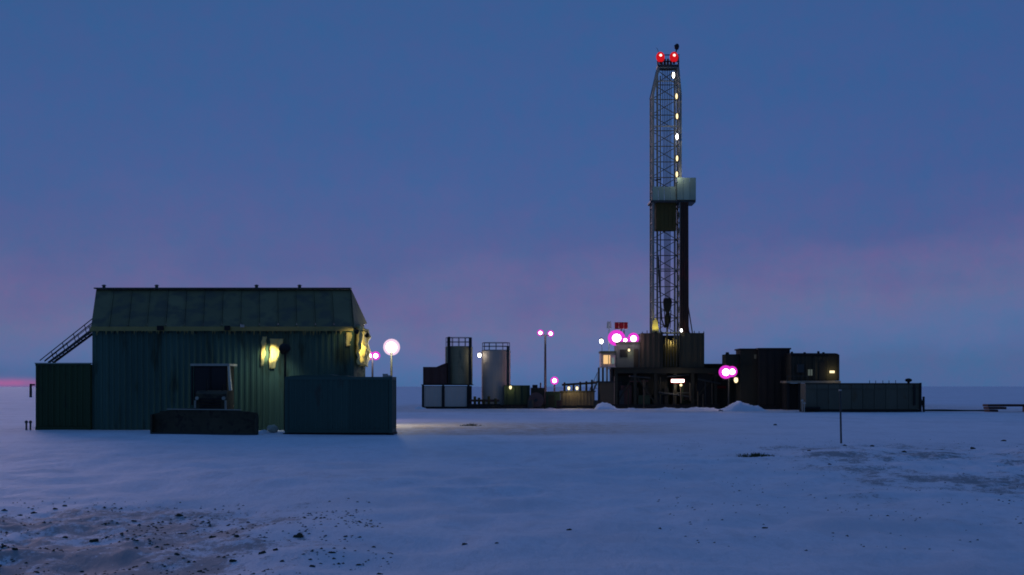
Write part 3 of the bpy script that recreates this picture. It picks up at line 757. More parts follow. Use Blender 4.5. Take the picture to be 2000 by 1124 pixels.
tp = thing('twin_lamp_post', 'tall slim lamp post with two white lamps standing between tanks and rig', 'lamp post', V(Xp(1065, YT+3), YT+3, 0))
yy = YT + 3; tx = Xp(1065, yy)
MB().cyl((tx, yy, -.1), (tx, yy, Zp(655, yy)), .15, .10, 10).build('pole', mat('painted_pole', (.05, .055, .05), .5), tp)
MB().bar((Xp(1056, yy), yy+.1, Zp(655, yy)), (Xp(1075, yy), yy+.1, Zp(655, yy)), .09).build('crossbar', M['steel'], tp)
for a, b in ((1055.5, 650.5), (1075.5, 652)): floodhead(tp, W(a, b, yy), .34, pink=True)
point(tp, (tx, yy-.9, Zp(654, yy)), 60, PINKISH, .3)
pk = thing('pink_lamp_post', 'short post with one bright pink lamp above the dark green box', 'lamp post', V(Xp(1083, YT+2.4), YT+2.4, 0))
MB().cyl((Xp(1083, YT+2.4), YT+2.4, 0), (Xp(1083, YT+2.4), YT+2.4, Zp(749, YT+2.4)), .10, .08, 8).build('pole', M['steel'], pk)
floodhead(pk, W(1083, 744, YT+2.2), .42, (0, -1, -.1))
point(pk, W(1083, 748, YT+1.3), 110, (1, .5, .8), .3)

# ------------------------------------------------------------------ drilling rig
YG = 146.0
rig = thing('drilling_rig', 'tall lattice-mast drilling rig with lit lamps up its right leg', 'drilling rig', (Xp(1300, YG), YG+3, 0))
zfl = Zp(719, YG)         # rig floor
zf2 = Zp(651, YG)         # top of the wind walls
# substructure
sx0, sx1 = Xp(1200, YG), Xp(1400, YG)
for y in (YG-.4, YG+7):
    boxpart('base_beam', M['black'], rig, sx0-.3, sx1+.2, y, y+.5, -.15, .45)
    boxpart('floor_beam', M['rig'], rig, sx0, sx1, y, y+.4, zfl-.55, zfl-.05)
    for a in (1203, 1240, 1280, 1318, 1352, 1397):
        boxpart('column', M['rig'], rig, Xp(a, YG)-.15, Xp(a, YG)+.15, y+.05, y+.35, .45, zfl-.55)
    for a, b in ((1203, 1240), (1280, 1240), (1352, 1397)):
        MB().bar((Xp(a, YG), y+.2, .5), (Xp(b, YG), y+.2, zfl-.6), .16).build('brace', M['rig'], rig)
boxpart('floor_deck', M['rig'], rig, sx0-.2, Xp(1378, YG), YG-.5, YG+7.6, zfl-.047, zfl+.05)
boxpart('engine_housing', M['black'], rig, Xp(1245, YG), Xp(1312, YG), YG+2.2, YG+6, .3, zfl-.7)
boxpart('dark_backing', M['black'], rig, sx0+.2, sx1-.2, YG+6.4, YG+6.6, .2, zfl-.06)  # dark panel added to close off the sky showing under the floor
rq = random.Random(11)
for i in range(44):
    a = rq.uniform(1206, 1392); w = rq.uniform(.35, 1.3); h = rq.uniform(.5, 2.6); y = YG + rq.uniform(-.2, 1.6); x = Xp(a, YG)
    if abs(a - 1325) < 18: continue
    boxpart('equipment_box', rq.choice((M['black'], M['rig'], M['green'], M['rust'], M['steel'])), rig, x-w/2, x+w/2, y, y+rq.uniform(.5, 1.2), .02+rq.choice((0, .45)), .45+h)
for i in range(20):
    a = rq.uniform(1204, 1396); x = Xp(a, YG); y = YG + rq.uniform(-.9, .3); z = rq.uniform(.9, zfl-.3)
    if rq.random() < .55: MB().cyl((x, y, -.1), (x, y, z), .07, .07, 8).build('riser_pipe', rq.choice((M['rig'], M['steel'], M['greybox'])), rig)
    else: MB().cyl((x, y, z), (x + rq.uniform(1, 3.5), y + .3, z + rq.uniform(-.5, .5)), .08, .08, 8).build('flow_pipe', rq.choice((M['steel'], M['rust'])), rig)
boxpart('skirt_tarp', M['rig'], rig, Xp(1250, YG), Xp(1305, YG), YG+.55, YG+.62, 1.4, zfl-.58)
boxpart('skirt_tarp', M['black'], rig, Xp(1336, YG), Xp(1372, YG), YG+.52, YG+.60, .9, zfl-.58)
for i in range(14):
    a = 1254 + i*9.2; MB().cyl((Xp(a, YG), YG-.38, zf2-.1), (Xp(a, YG), YG-.38, zf2+rq.uniform(.05, .35)), .04, .04, 6).build('wall_stanchion', M['rig'], rig)
boxpart('side_skirt', M['black'], rig, Xp(1362, YG), Xp(1400, YG), YG+.0, YG+5, .3, Zp(722, YG))
boxpart('side_skirt', M['rig'], rig, Xp(1206, YG), Xp(1246, YG), YG+.6, YG+5, .3, Zp(735, YG))
# wind walls round the floor, sheet by sheet
wx0, wx1 = Xp(1251, YG), Xp(1375, YG)
panels(wx0, Xp(1292, YG), zfl+.06, zf2, 1.1, YG-.3, rig, M['rigwall'], .55, nm='wind_wall_panel', depth=.04)
panels(Xp(1329, YG), wx1, zfl+.06, zf2+.02, 1.1, YG-.3, rig, M['rigwall'], .55, nm='wind_wall_panel', depth=.04)
boxpart('wind_wall_frame', M['rig'], rig, wx0, Xp(1292, YG), YG-.24, YG-.16, zfl+.06, zf2-.03)
boxpart('wind_wall_frame', M['rig'], rig, Xp(1329, YG), wx1, YG-.24, YG-.16, zfl+.06, zf2-.03)
boxpart('wind_wall_back', M['rig'], rig, wx0, wx1, YG+6.8, YG+6.95, zfl+.06, zf2)
boxpart('wind_wall_side', M['rig'], rig, wx0, wx0+.08, YG-.15, YG+6.79, zfl+.06, zf2-.05)
boxpart('wind_wall_side', M['rig'], rig, wx1-.08, wx1, YG-.15, YG+6.79, zfl+.06, zf2-.05)
boxpart('catwalk_door', M['brown'], rig, Xp(1297, YG), Xp(1325, YG), YG+.6, YG+.75, zfl+.06, Zp(672, YG))
boxpart('v_door_frame', M['rig'], rig, Xp(1291, YG), Xp(1294, YG), YG-.42, YG-.2, zfl+.06, zf2+.1)
boxpart('v_door_frame', M['rig'], rig, Xp(1326, YG), Xp(1329, YG), YG-.42, YG-.2, zfl+.06, zf2+.1)
for i in range(5):
    a = 1299 + i*5.5; MB().cyl((Xp(a, YG), YG-.1, zfl+.1), (Xp(a+1.5, YG), YG+.5, Zp(660+3*(i%3), YG)), .07, .07, 8).build('floor_pipe', M['timber'], rig)
# mast
YM0, YM1 = YG + 1.2, YG + 3.8
def mast_pt(side, back, py):
    """point of a mast leg at photo row py"""
    z = Zp(py, YM0)
    z_t, z_b = Zp(131, YM0), Zp(185, YM0)
    lx, rx = Xp(1275.5, YM0), Xp(1329, YM0)
    lt, rt = Xp(1287, YM0), Xp(1325, YM0)
    t = min(1, max(0, (z - z_b) / (z_t - z_b)))
    x = (lx + (lt-lx)*t) if side == 0 else (rx + (rt-rx)*t)
    y = (YM1 - 1.0*t if back else YM0 + .3*t)
    return V(x, y, z)
for s_ in (0, 1):
    for bk in (0, 1):
        m = MB(); rows_ = [719, 185, 131]
        for a, b in zip(rows_, rows_[1:]): m.bar(mast_pt(s_, bk, a), mast_pt(s_, bk, b), .24 if not bk else .2)
        m.build('mast_leg', M['mast'], rig)
lv = [650 - i * 31 for i in range(16)] + [158, 131]
for i, py in enumerate(lv):
    MB().bar(mast_pt(0, 1, py), mast_pt(1, 1, py), .09).build('mast_girt', M['mast'], rig)
    for s_ in (0, 1): MB().bar(mast_pt(s_, 0, py), mast_pt(s_, 1, py), .09).build('mast_girt', M['mast'], rig)
    if i + 1 < len(lv):
        q = lv[i+1]
        for s_ in (0, 1):
            for a, b in ((0, 1), (1, 0)): MB().bar(mast_pt(s_, a, py), mast_pt(s_, b, q), .075).build('mast_brace', M['mast'], rig)
        for a, b in ((0, 1), (1, 0)): MB().bar(mast_pt(a, 1, py), mast_pt(b, 1, q), .075).build('mast_brace', M['mast'], rig)
    if i in (0, 4, 9, 13, 16, 17):
        MB().bar(mast_pt(0, 0, py), mast_pt(1, 0, py), .10).build('mast_girt', M['mast'], rig)
# inner guide rails and standpipe
for a, w in ((1283, .11), (1289, .07), (1317, .10)):
    MB().cyl((Xp(a, YM1), YM1-.4, zfl), (Xp(a, YM1), YM1-.4, Zp(150, YM1)), w, w, 8).build('stand_pipe', M['mast'], rig)
# crown
cz0, cz1 = Zp(131, YM0), Zp(120, YM0)
crn = boxpart('crown_block', M['steel'], rig, Xp(1285, YM0), Xp(1327, YM0), YM0+.2, YM1-.9, cz0+.05, cz0+.30)
for a in (1294, 1300, 1306, 1312): MB().cyl((Xp(a, YM0)-.08, YM0+.9, cz0+.55), (Xp(a, YM0)+.08, YM0+.9, cz0+.55), .5, .5, 16).build('sheave', M['black'], crn)
for a in (1286, 1326): boxpart('crown_post', M['steel'], crn, Xp(a, YM0)-.08, Xp(a, YM0)+.08, YM0+.5, YM0+.7, cz0+.3, Zp(108, YM0))
boxpart('crown_rail', M['steel'], crn, Xp(1284, YM0), Xp(1328, YM0), YM0+.52, YM0+.64, Zp(119, YM0), Zp(117, YM0))
boxpart('crown_rail', M['steel'], crn, Xp(1284, YM0), Xp(1328, YM0), YM0+.30, YM0+.42, Zp(107, YM0), Zp(105.5, YM0))
for a in (1290, 1316.5):
    p = W(a, 111.5, YM0) + V(0, .1, 0)
    b_ = MB().ball(p, .47, 14, 10, (.95, .85, 1.15)).build('beacon', M['e_red'], rig, True)
    MB().ball(p + V(0, -.30, .10), .16, 10, 8).build('beacon_bulb', M['e_redcore'], b_, True)
    MB().cyl(p + V(0, 0, -.7), p + V(0, 0, -.35), .12, .16, 8).build('beacon_base', M['black'], b_)
an_ = MB().cyl(W(1319.5, 107, YM0)+V(0, .3, 0), W(1322, 96, YM0)+V(0, .3, 0), .07, .06, 8); an_.ball(W(1322.5, 90.5, YM0)+V(0, .3, 0), .27, 12, 8, (.95, .8, 1.2), .25, 3)
an_.build('weather_horn', M['black'], crn)
MB().cyl(W(1288, 103, YM0)+V(0, .3, 0), W(1283, 92, YM0)+V(0, .3, 0), .03, .02, 6).build('aerial', M['steel'], crn)
# hoisting lines, travelling block, hook
zbk = Zp(583, YM0); ym_ = YM0 + 1.1
for i, a in enumerate((1293.5, 1297, 1300.5, 1304, 1307.5, 1311)):
    MB().cyl((Xp(a, ym_), ym_, cz0+.3), (Xp(1299 + i*1.9, ym_), ym_, zbk-.1), .035, .035, 6).build('drill_line', M['steel'], rig)
blk = [(1297, 583), (1310, 583), (1312, 590), (1310, 604), (1306, 613), (1302, 613), (1297, 604), (1295.5, 590)]
blo = MB().prism([W(a, b, ym_) + V(0, -.35, 0) for a, b in blk], [W(a, b, ym_) + V(0, .35, 0) for a, b in blk]).build('travelling_block', M['black'], rig)
hk = MB().cyl(W(1304, 612, ym_), W(1304, 622, ym_), .22, .30, 10); hk.cyl(W(1304, 622, ym_), W(1303, 640, ym_), .30, .18, 10)
hk.build('hook', M['black'], blo)
MB().cyl(W(1303, 640, ym_), W(1303, 700, ym_), .09, .09, 8).build('kelly', M['timber'], rig)
for dx in (-.35, .35): MB().cyl(W(1304, 606, ym_)+V(dx, 0, 0), W(1304, 641, ym_)+V(dx*.7, 0, 0), .05, .05, 6).build('elevator_link', M['black'], blo)
# hose loop
hs = MB(); pts = [V(Xp(1287, ym_) + .0, ym_+.6, Zp(500, ym_)), V(Xp(1289, ym_), ym_+.4, Zp(560, ym_)), V(Xp(1293, ym_), ym_+.2, Zp(625, ym_)), V(Xp(1298, ym_), ym_, Zp(640, ym_)), V(Xp(1301, ym_), ym_, Zp(628, ym_))]
for a, b in zip(pts, pts[1:]): hs.cyl(a, b, .07, .07, 8)
hs.build('mud_hose', M['black'], rig)
# brown wind screen inside the mast, below the racking board
ws0, ws1 = Xp(1281, YM0+.4), Xp(1321, YM0+.4); zt0, zt1 = Zp(450, YM0), Zp(393, YM0)
for i in range(5):
    w = (ws1-ws0)/5; boxpart('wind_screen_slat', M['brown'], rig, ws0+i*w+.012, ws0+(i+1)*w-.012, YM0+.30+random.uniform(-.03, .03), YM0+.38, zt0+random.uniform(-.05, .05), zt1)
boxpart('wind_screen', M['brown'], rig, ws0, ws1, YM0+.42, YM1-.45, zt0+.1, zt1-.05)
# racking board: pale walls on the mast and the outer basket above the standing pipe
rb0, rb1 = Zp(392, YM0), Zp(364, YM0)
k = 4
for i in range(k):
    w = (Xp(1320, YM0) - Xp(1274, YM0)) / k; a = Xp(1274, YM0) + i*w
    boxpart('racking_board_panel', M['pale'], rig, a+.015, a+w-.015, YM0-.28+random.uniform(-.02, .02), YM0-.20, rb0, rb1+random.uniform(-.12, .06))
boxpart('racking_platform', M['steel'], rig, Xp(1270, YM0), Xp(1358, YM0), YM0-.35, YM1+.2, rb0-.22, rb0-.02)
bk0, bk1, bkt = Xp(1321, YM0), Xp(1358, YM0), Zp(349, YM0)
for i in range(3):
    w = (bk1-bk0)/3; boxpart('racking_board_panel', M['pale'], rig, bk0+i*w+.015, bk0+(i+1)*w-.015, YM0-.62+random.uniform(-.02, .02), YM0-.52, rb0, bkt+random.uniform(-.04, .03))
boxpart('racking_board_panel', M['pale'], rig, bk1-.09, bk1-.01, YM0-.51, YM1-.2, rb0, bkt-.04)
boxpart('racking_board_panel', M['pale'], rig, bk0+.02, bk1-.1, YM1-.3, YM1-.22, rb0, bkt-.04)
boxpart('racking_fingers', M['steel'], rig, bk0, bk1, YM0-.50, YM1-.32, rb0-.015, rb0+.06)
MB().bar(W(1279, 353, YM0)+V(0, -.2, 0), W(1291, 351, YM0)+V(0, -.2, 0), .12).build('tugger_arm', M['black'], rig)
MB().bar(W(1266, 401, YM0), W(1276, 400, YM0), .12).build('tugger_arm', M['black'], rig)
# standing pipe racked on the right
n_p = 0
for row in range(4):
    for i in range(5):
        xb_ = Xp(1329 + i*3.6, YM0) + .03*row; xt = Xp(1330 + i*3.2, YM0) + .03*row
        yb_ = YM0 - .25 + row*.42
        MB().cyl((xb_, yb_, zfl+.06), (xt, yb_+.15, rb0 + .3), .085, .085, 8).build('drill_pipe', M['pipe'], rig)
MB().bar(W(1344, 598, YM0), W(1352, 655, YM0)+V(0, -.4, 0), .10).build('mast_strut', M['black'], rig)
MB().bar(W(1344, 598, YM0)+V(0, 2.0, 0), W(1352, 655, YM0)+V(0, 2.2, 0), .10).build('mast_strut', M['black'], rig)
# ladder with lamps up the right leg
lx_ = Xp(1322, YM0)
for d in (-.16, .16): MB().bar((lx_+d, YM0-.25, Zp(385, YM0)), (lx_+d, YM0-.25, Zp(150, YM0)), .045).build('ladder_rail', M['mast'], rig)
for i in range(30):
    z = Zp(385 - i*8, YM0); MB().bar((lx_-.16, YM0-.25, z), (lx_+.16, YM0-.25, z), .03).build('ladder_rung', M['mast'], rig)
for a, b, c_, ti in ((1314.5, 149, 'e_white', -.12), (1320.5, 190, 'e_warm', -.1), (1321.5, 229, 'e_warm', 0), (1321.5, 269, 'e_white', .05), (1321.5, 311, 'e_warm', .05), (1321, 342, 'e_warm', .0)):
    p = W(a, b, YM0) + V(0, -.42, 0)
    t_ = MB().ball(p, .185, 12, 8, (.62, .62, 1.6)).build('mast_lamp', M[c_], rig, True)
    MB().box(p.x-.17, p.x+.24, p.y+.10, p.y+.30, p.z-.30, p.z+.34).build('lamp_housing', M['black'], t_)
point(rig, W(1321, 345, YM0) + V(0, -1.2, 0), 30, COOLW)
point(rig, W(1321, 269, YM0) + V(-.6, -1.0, 0), 35, COOLW)
point(rig, W(1318, 190, YM0) + V(-.6, -1.0, 0), 25, COOLW)
# lamps at the mast foot
p = W(1327, 647, YM0) + V(0, -1.7, 0)
MB().ball(p, .12, 10, 8, (.9, .9, 1.3)).build('floor_lamp', M['e_white'], rig, True)
p = W(1279, 648, YM0) + V(0, -.9, .1)
MB().box(p.x-.12, p.x+.12, p.y-.1, p.y+.1, p.z-.35, p.z-.1).build('floor_lamp', M['black'], rig)
wb = [(1272.5, 650), (1287, 650), (1285, 634), (1280.5, 621), (1275, 628)]
MB().prism([W(a, b, YM0)+V(0, -.30, 0) for a, b in wb], [W(a, b, YM0)+V(0, -.24, 0) for a, b in wb]).build('lit_patch_sheet', M['tarp'], rig)  # yellowish sheet added to carry the patch of yellow light at the mast foot
spot(rig, p + V(0, -.3, .05), W(1279, 628, YM0)+V(0, -.2, 0), 40, (1, .92, .25), R(100), .1)
point(rig, W(1310, 668, YG) + V(0, .2, 0), 30, (1, .9, .4))
# tube light below the floor
tl = boxpart('tube_lamp', emis('tube_light', (1, .86, .82), 6.0), rig, Xp(1310, YG), Xp(1334.5, YG), YG-.72, YG-.60, Zp(747, YG), Zp(741.5, YG))
boxpart('lamp_housing', M['red'], tl, Xp(1308.5, YG), Xp(1336, YG), YG-.598, YG-.45, Zp(748.5, YG), Zp(740, YG))
point(rig, V(Xp(1322, YG), YG-1.0, Zp(750, YG)), 30, (1, .8, .7))
p = W(1328, 752.5, YG) + V(0, -.9, 0); MB().ball(p, .14, 10, 8).build('hanging_lamp', M['e_warm'], rig, True)
for a, b, c in ((1328, 757, 787), (1346, 748, 783), (1361, 765, 795), (1371, 770, 797)):
    MB().cyl((Xp(a, YG), YG-.8, Zp(c, YG)), (Xp(a, YG), YG-.8, Zp(b, YG)), .07, .07, 8).build('stand_post', M['timber'], rig)

# doghouse and lit cabin on the left of the floor
dg = thing('doghouse_cabin', 'blue-grey cabin left of the wind walls under the magenta lamps', 'cabin', (Xp(1227, YG), YG+1, zfl))
boxpart('body', M['bluebox'], dg, Xp(1204, YG), Xp(1250, YG), YG+.2, YG+3.2, zfl+.055, Zp(672, YG))
boxpart('roof', M['green'], dg, Xp(1203, YG), Xp(1250.5, YG), YG+.05, YG+3.3, Zp(672, YG)+.003, Zp(668, YG))
boxpart('door', M['rig'], dg, Xp(1238, YG), Xp(1247, YG), YG+.14, YG+.197, zfl+.08, Zp(682, YG))
boxpart('window', M['glass'], dg, Xp(1211, YG), Xp(1226, YG), YG+.14, YG+.197, Zp(698, YG), Zp(683, YG))
lc = thing('lit_cabin', 'small cabin with glowing orange window at the left end of rig floor', 'cabin', (Xp(1188, YG), YG+1, zfl))
boxpart('body', M['white'], lc, Xp(1174, YG), Xp(1202.5, YG), YG+.3, YG+2.6, zfl+.055, Zp(690, YG))
boxpart('roof', M['green'], lc, Xp(1172.5, YG), Xp(1203, YG), YG+.1, YG+2.8, Zp(690, YG)+.003, Zp(686, YG))
boxpart('window', M['e_window'], lc, Xp(1179, YG), Xp(1192, YG), YG+.24, YG+.297, Zp(711, YG), Zp(694, YG))
boxpart('window', M['e_window_cool'], lc, Xp(1195, YG), Xp(1200, YG), YG+.24, YG+.297, Zp(711, YG), Zp(699, YG))
boxpart('window_bar', M['timber'], lc, Xp(1188.3, YG), Xp(1189.6, YG), YG+.18, YG+.236, Zp(711, YG), Zp(694, YG))
boxpart('balcony', M['white'], lc, Xp(1172, YG), Xp(1202, YG), YG-.5, YG+.29, zfl+.055, zfl+.16)
# supports and stairs under the cabin
sp = thing('cabin_support', 'pale posts and boxed stair tower standing below the lit cabin', 'support', (Xp(1185, YG), YG, 0))
for a in (1170, 1178, 1186, 1195): boxpart('post', M['steel'] if a != 1186 else M['white'], sp, Xp(a, YG)-.10, Xp(a, YG)+.10, YG+.3, YG+.5, -.1, zfl+.045)
boxpart('stair_box', M['greybox'], sp, Xp(1171, YG), Xp(1199, YG), YG-.2, YG+2.5, -.1, Zp(748, YG))
boxpart('platform', M['steel'], sp, Xp(1163, YG), Xp(1200, YG), YG-.3, YG+2.6, Zp(748, YG)+.003, Zp(745, YG))
for i in range(8):
    a = 1146 + i*2.6; boxpart('tread', M['greybox'], sp, Xp(a, YG), Xp(a+4, YG), YG-.2, YG+.8, .1+i*.33, .16+i*.33)
MB().bar((Xp(1144, YG), YG-.22, .1), (Xp(1167, YG), YG-.22, 2.85), .06, .16).build('stringer', M['steel'], sp)
MB().bar((Xp(1144, YG), YG-.22, 1.1), (Xp(1167, YG), YG-.22, 3.75), .05).build('handrail', M['steel'], sp)
for t in (.1, .4, .7, .95): MB().bar(V(Xp(1144+23*t, YG), YG-.22, .1+2.75*t), V(Xp(1144+23*t, YG), YG-.22, 1.1+2.65*t), .05).build('rail_post', M['steel'], sp)

rw = random.Random(5)
for i, (a, nm, lb) in enumerate(((1036, 'oil_drum', 'dark oil drum left of the generator skid'), (1092, 'oil_drum', 'dark oil drum between the green box and grey shack'), (1164, 'oil_drum', 'dark oil drum at the foot of the cabin stair'))):
    x = Xp(a, YT-2); d_ = thing(nm, lb, 'drum', (x, YT-2, 0))
    MB().cyl((x, YT-2, -.05), (x, YT-2, .88), .30, .30, 16).build('shell', M['rust'] if i % 2 else M['steel'], d_)
    for z in (.0, .29, .58, .86): MB().cyl((x, YT-2, z), (x, YT-2, z+.03), .32, .32, 16).build('hoop', M['steel'], d_)
for i, (a, b, z0) in enumerate(((930, 1040, .25), (1000, 1100, .15), (1090, 1200, .35))):
    hs_ = MB(); n = 22
    pts_ = [V(Xp(a + (b-a)*k_/n, YT-1.8-.3*i), YT-1.8-.3*i + .25*math.sin(k_*.9+i), z0*.5 + .12*abs(math.sin(k_*.6+i))) for k_ in range(n+1)]
    for p0, p1 in zip(pts_, pts_[1:]): hs_.cyl(p0, p1, .07, .07, 6)
    tag(hs_.build('mud_hose', M['black']), ('black hose snaking from the manifold to the generator skid', 'black hose lying before the green box', 'black hose lying before the grey shack towards the rig')[i], 'hose')
# lamp rack above the doghouse
lr = thing('lamp_rack', 'pipe rack with bright magenta floodlights above the doghouse cabin roof', 'lamp rack', (Xp(1220, YG), YG+.8, Zp(668, YG)))
for a in (1203, 1220, 1239): MB().cyl((Xp(a, YG), YG+.8, Zp(668, YG)), (Xp(a, YG), YG+.8, Zp(645 if a == 1220 else 655, YG)), .06, .06, 8).build('post', M['steel'], lr)
MB().bar(W(1200, 662, YG)+V(0, .8, 0), W(1242, 662, YG)+V(0, .8, 0), .07).build('crossbar', M['steel'], lr)
floodhead(lr, W(1205, 660.5, YG)+V(0, .4, 0), .82, (0, -1, -.1), sx=1.1)
floodhead(lr, W(1238, 661.5, YG)+V(0, .4, 0), .60, (0, -1, -.1))
floodhead(lr, W(1222, 664.5, YG)+V(0, .5, 0), .30, (0, -1, -.1), sx=1.2)
point(lr, W(1208, 665, YG)+V(0, -.9, 0), 55, (1, .6, .92), .3)
point(lr, W(1238, 666, YG)+V(0, -.7, 0), 30, (1, .6, .92), .3)
sg = thing('red_sign', 'dark red three-panel board on a short post above the magenta lamps', 'sign', (Xp(1214, YG), YG+.8, Zp(648, YG)))
for a, b in ((1202, 1209.3), (1210.3, 1219), (1220, 1227)): boxpart('panel', M['red'], sg, Xp(a, YG), Xp(b, YG), YG+.72, YG+.80, Zp(642, YG), Zp(629.5, YG))
boxpart('frame', M['cream'], sg, Xp(1201.5, YG), Xp(1227.5, YG), YG+.803, YG+.86, Zp(642.5, YG), Zp(629, YG))
MB().cyl((Xp(1214.5, YG), YG+.83, Zp(650, YG)), (Xp(1214.5, YG), YG+.83, Zp(642.4, YG)), .06, .06, 8).build('post', M['steel'], sg)
cl = MB().cyl((Xp(1190.5, YG), YG+.8, Zp(686, YG)), (Xp(1190.5, YG), YG+.8, Zp(641, YG)), .045, .045, 8); cl.cyl((Xp(1190.5, YG), YG+.8, Zp(641, YG)), (Xp(1190.5, YG), YG+.8, Zp(628, YG)), .26, .20, 10)
tag(cl.build('vent_stack', M['cloth']), 'slim grey vent stack left of the red three-panel board', 'vent stack')
bulb('small white lamp on a pole left of the magenta lamps', 1174.5, 667, YG+.2, .22, 20, COOLW, 'e_white', mount=W(1176, 688, YG+.6))
bulb('tiny pale lamp under the magenta lamp rack on the cabin front', 1228.5, 684, YG-.1, .14, 12, WARM, 'e_warm', mount=W(1228.5, 676, YG+.1))

# ------------------------------------------------------------------ right of the rig: pump house, black tall box, camp unit, low tank
ph = thing('pump_house', 'low dark pump house between the rig and the black tall box', 'pump house', (Xp(1405, YG), YG+1, 0))
boxpart('body', M['rig'], ph, Xp(1378, YG), Xp(1446, YG), YG+1.2, YG+5, -.1, Zp(714, YG))
boxpart('roof', M['black'], ph, Xp(1376, YG), Xp(1448, YG), YG+1.0, YG+5.1, Zp(714, YG)+.003, Zp(710.5, YG))
boxpart('red_rail', M['red'], ph, Xp(1399, YG), Xp(1421, YG), YG+1.05, YG+1.19, Zp(759, YG), Zp(754, YG))
for a in (1384, 1396, 1430, 1440): boxpart('wall_rib', M['rig'], ph, Xp(a, YG)-.07, Xp(a, YG)+.07, YG+1.10, YG+1.197, .2, Zp(716, YG))
boxpart('door', M['black'], ph, Xp(1402, YG), Xp(1416, YG), YG+1.12, YG+1.197, .2, Zp(762, YG))
YW = 139.0
ff = thing('magenta_floodlight', 'wide magenta floodlight on a pole between the rig and the black tall box', 'floodlight', V(Xp(1424, YW), YW, 0))
MB().cyl((Xp(1424, YW), YW+.3, 0), (Xp(1424, YW), YW+.3, Zp(728, YW)), .07, .06, 8).build('pole', M['steel'], ff)
floodhead(ff, W(1417.5, 727.5, YW)+V(0, -.1, 0), .66, (-.1, -1, -.1), sx=1.05)
floodhead(ff, W(1430, 726.5, YW)+V(0, -.12, 0), .54, (.1, -1, -.1))
point(ff, W(1423, 730, YW)+V(0, -1.1, 0), 45, (1, .62, .9), .3)
bulb('small warm lamp just under the wide magenta floodlight', 1437.5, 742.5, YW-.1, .25, 20, WARM, 'e_warm', mount=W(1431, 735, YW+.2))

YK = 141.0
tb = thing('black_tall_box', 'tall black box unit right of the magenta floodlight', 'equipment unit', (Xp(1510, YK), YK+1.5, 0))
boxpart('body', M['black'], tb, Xp(1482, YK), Xp(1543, YK), YK, YK+3, .4, Zp(683, YK))
boxpart('roof', M['black'], tb, Xp(1480, YK), Xp(1545, YK), YK-.1, YK+3.1, Zp(683, YK)+.003, Zp(680, YK))
for a in (1484, 1497, 1511, 1525, 1540): boxpart('wall_rib', M['black'], tb, Xp(a, YK)-.06, Xp(a, YK)+.06, YK-.09, YK-.003, .45, Zp(684, YK))
boxpart('skid', M['black'], tb, Xp(1480, YK), Xp(1546, YK), YK-.1, YK+3, -.15, .38)
sh = thing('brown_side_unit', 'brownish equipment house with a small window left of the black tall box', 'equipment unit', (Xp(1455, YK), YK+2, 0))
boxpart('body', M['rig'], sh, Xp(1446.5, YK+1), Xp(1482, YK+1), YK+1, YK+4, .2, Zp(684, YK+1))
boxpart('roof', M['black'], sh, Xp(1444, YK+1), Xp(1480, YK+1), YK+.9, YK+4.1, Zp(684, YK+1)+.003, Zp(681, YK+1))
boxpart('lower_body', M['rig'], sh, Xp(1419, YK+1), Xp(1446, YK+1), YK+1.5, YK+4, 2.9, Zp(692, YK+1))
boxpart('window', M['darktank'], sh, Xp(1473, YK+1), Xp(1477, YK+1), YK+.94, YK+.997, Zp(701, YK+1), Zp(693, YK+1))
boxpart('ledge', M['rig'], sh, Xp(1450, YK+1), Xp(1481, YK+1), YK+.85, YK+.997, Zp(714, YK+1), Zp(711.5, YK+1))
MB().cyl((Xp(1423, YK+1), YK+1.8, Zp(692, YK+1)), (Xp(1423, YK+1), YK+1.8, Zp(688, YK+1)), .2, .15, 8).build('roof_vent', M['black'], sh)
boxpart('base', M['green'], sh, Xp(1446, YK+1), Xp(1481, YK+1), YK+.95, YK+3.9, -.1, .197)

YQ = 138.0
cu = thing('camp_unit', 'raised dark camp unit with pale sill and one lit lamp', 'camp unit', (Xp(1592, YQ), YQ+1.5, 0))
boxpart('body', M['rig'], cu, Xp(1546, YQ), Xp(1637, YQ), YQ+.1, YQ+3, Zp(744, YQ), Zp(694, YQ))
panels(Xp(1546.5, YQ), Xp(1578, YQ), Zp(742, YQ), Zp(696, YQ), .8, YQ+.05, cu, M['rig'], .4, nm='wall_panel', depth=.03)
panels(Xp(1588, YQ), Xp(1619, YQ), Zp(742, YQ), Zp(696, YQ), .8, YQ+.05, cu, M['rig'], .4, nm='wall_panel', depth=.03)
rp_ = [(Xp(1544.5, YQ), Zp(694, YQ)+.003), (Xp(1640.5, YQ), Zp(700, YQ)), (Xp(1639.5, YQ), Zp(694.5, YQ)), (Xp(1636, YQ), Zp(691.2, YQ)), (Xp(1631, YQ), Zp(690.3, YQ)), (Xp(1544.5, YQ), Zp(690, YQ))]
rp_[1] = (Xp(1640, YQ), Zp(694, YQ)+.003)
MB().prism([V(x, YQ-.05, z) for x, z in rp_], [V(x, YQ+3.1, z) for x, z in rp_]).build('roof', M['black'], cu)
for a_ in ((1549, 4), (1574, 3), (1601, 5), (1611, 3)):
    MB().cyl((Xp(a_[0], YQ), YQ+.6, Zp(691, YQ)), (Xp(a_[0], YQ), YQ+.6, Zp(691-a_[1], YQ)), .14, .11, 8).build('roof_vent', M['black'], cu)
boxpart('hvac_box', M['steel'], cu, Xp(1556, YQ), Xp(1569, YQ), YQ-.35, YQ+.04, Zp(728, YQ), Zp(712, YQ))
boxpart('door', M['black'], cu, Xp(1600, YQ), Xp(1612, YQ), YQ-.02, YQ+.02, Zp(743, YQ), Zp(706, YQ))
MB().bar(V(Xp(1536, YQ), YQ-.25, Zp(735, YQ)), V(Xp(1578, YQ), YQ-.25, Zp(735, YQ)), .05).build('handrail', M['steel'], cu)
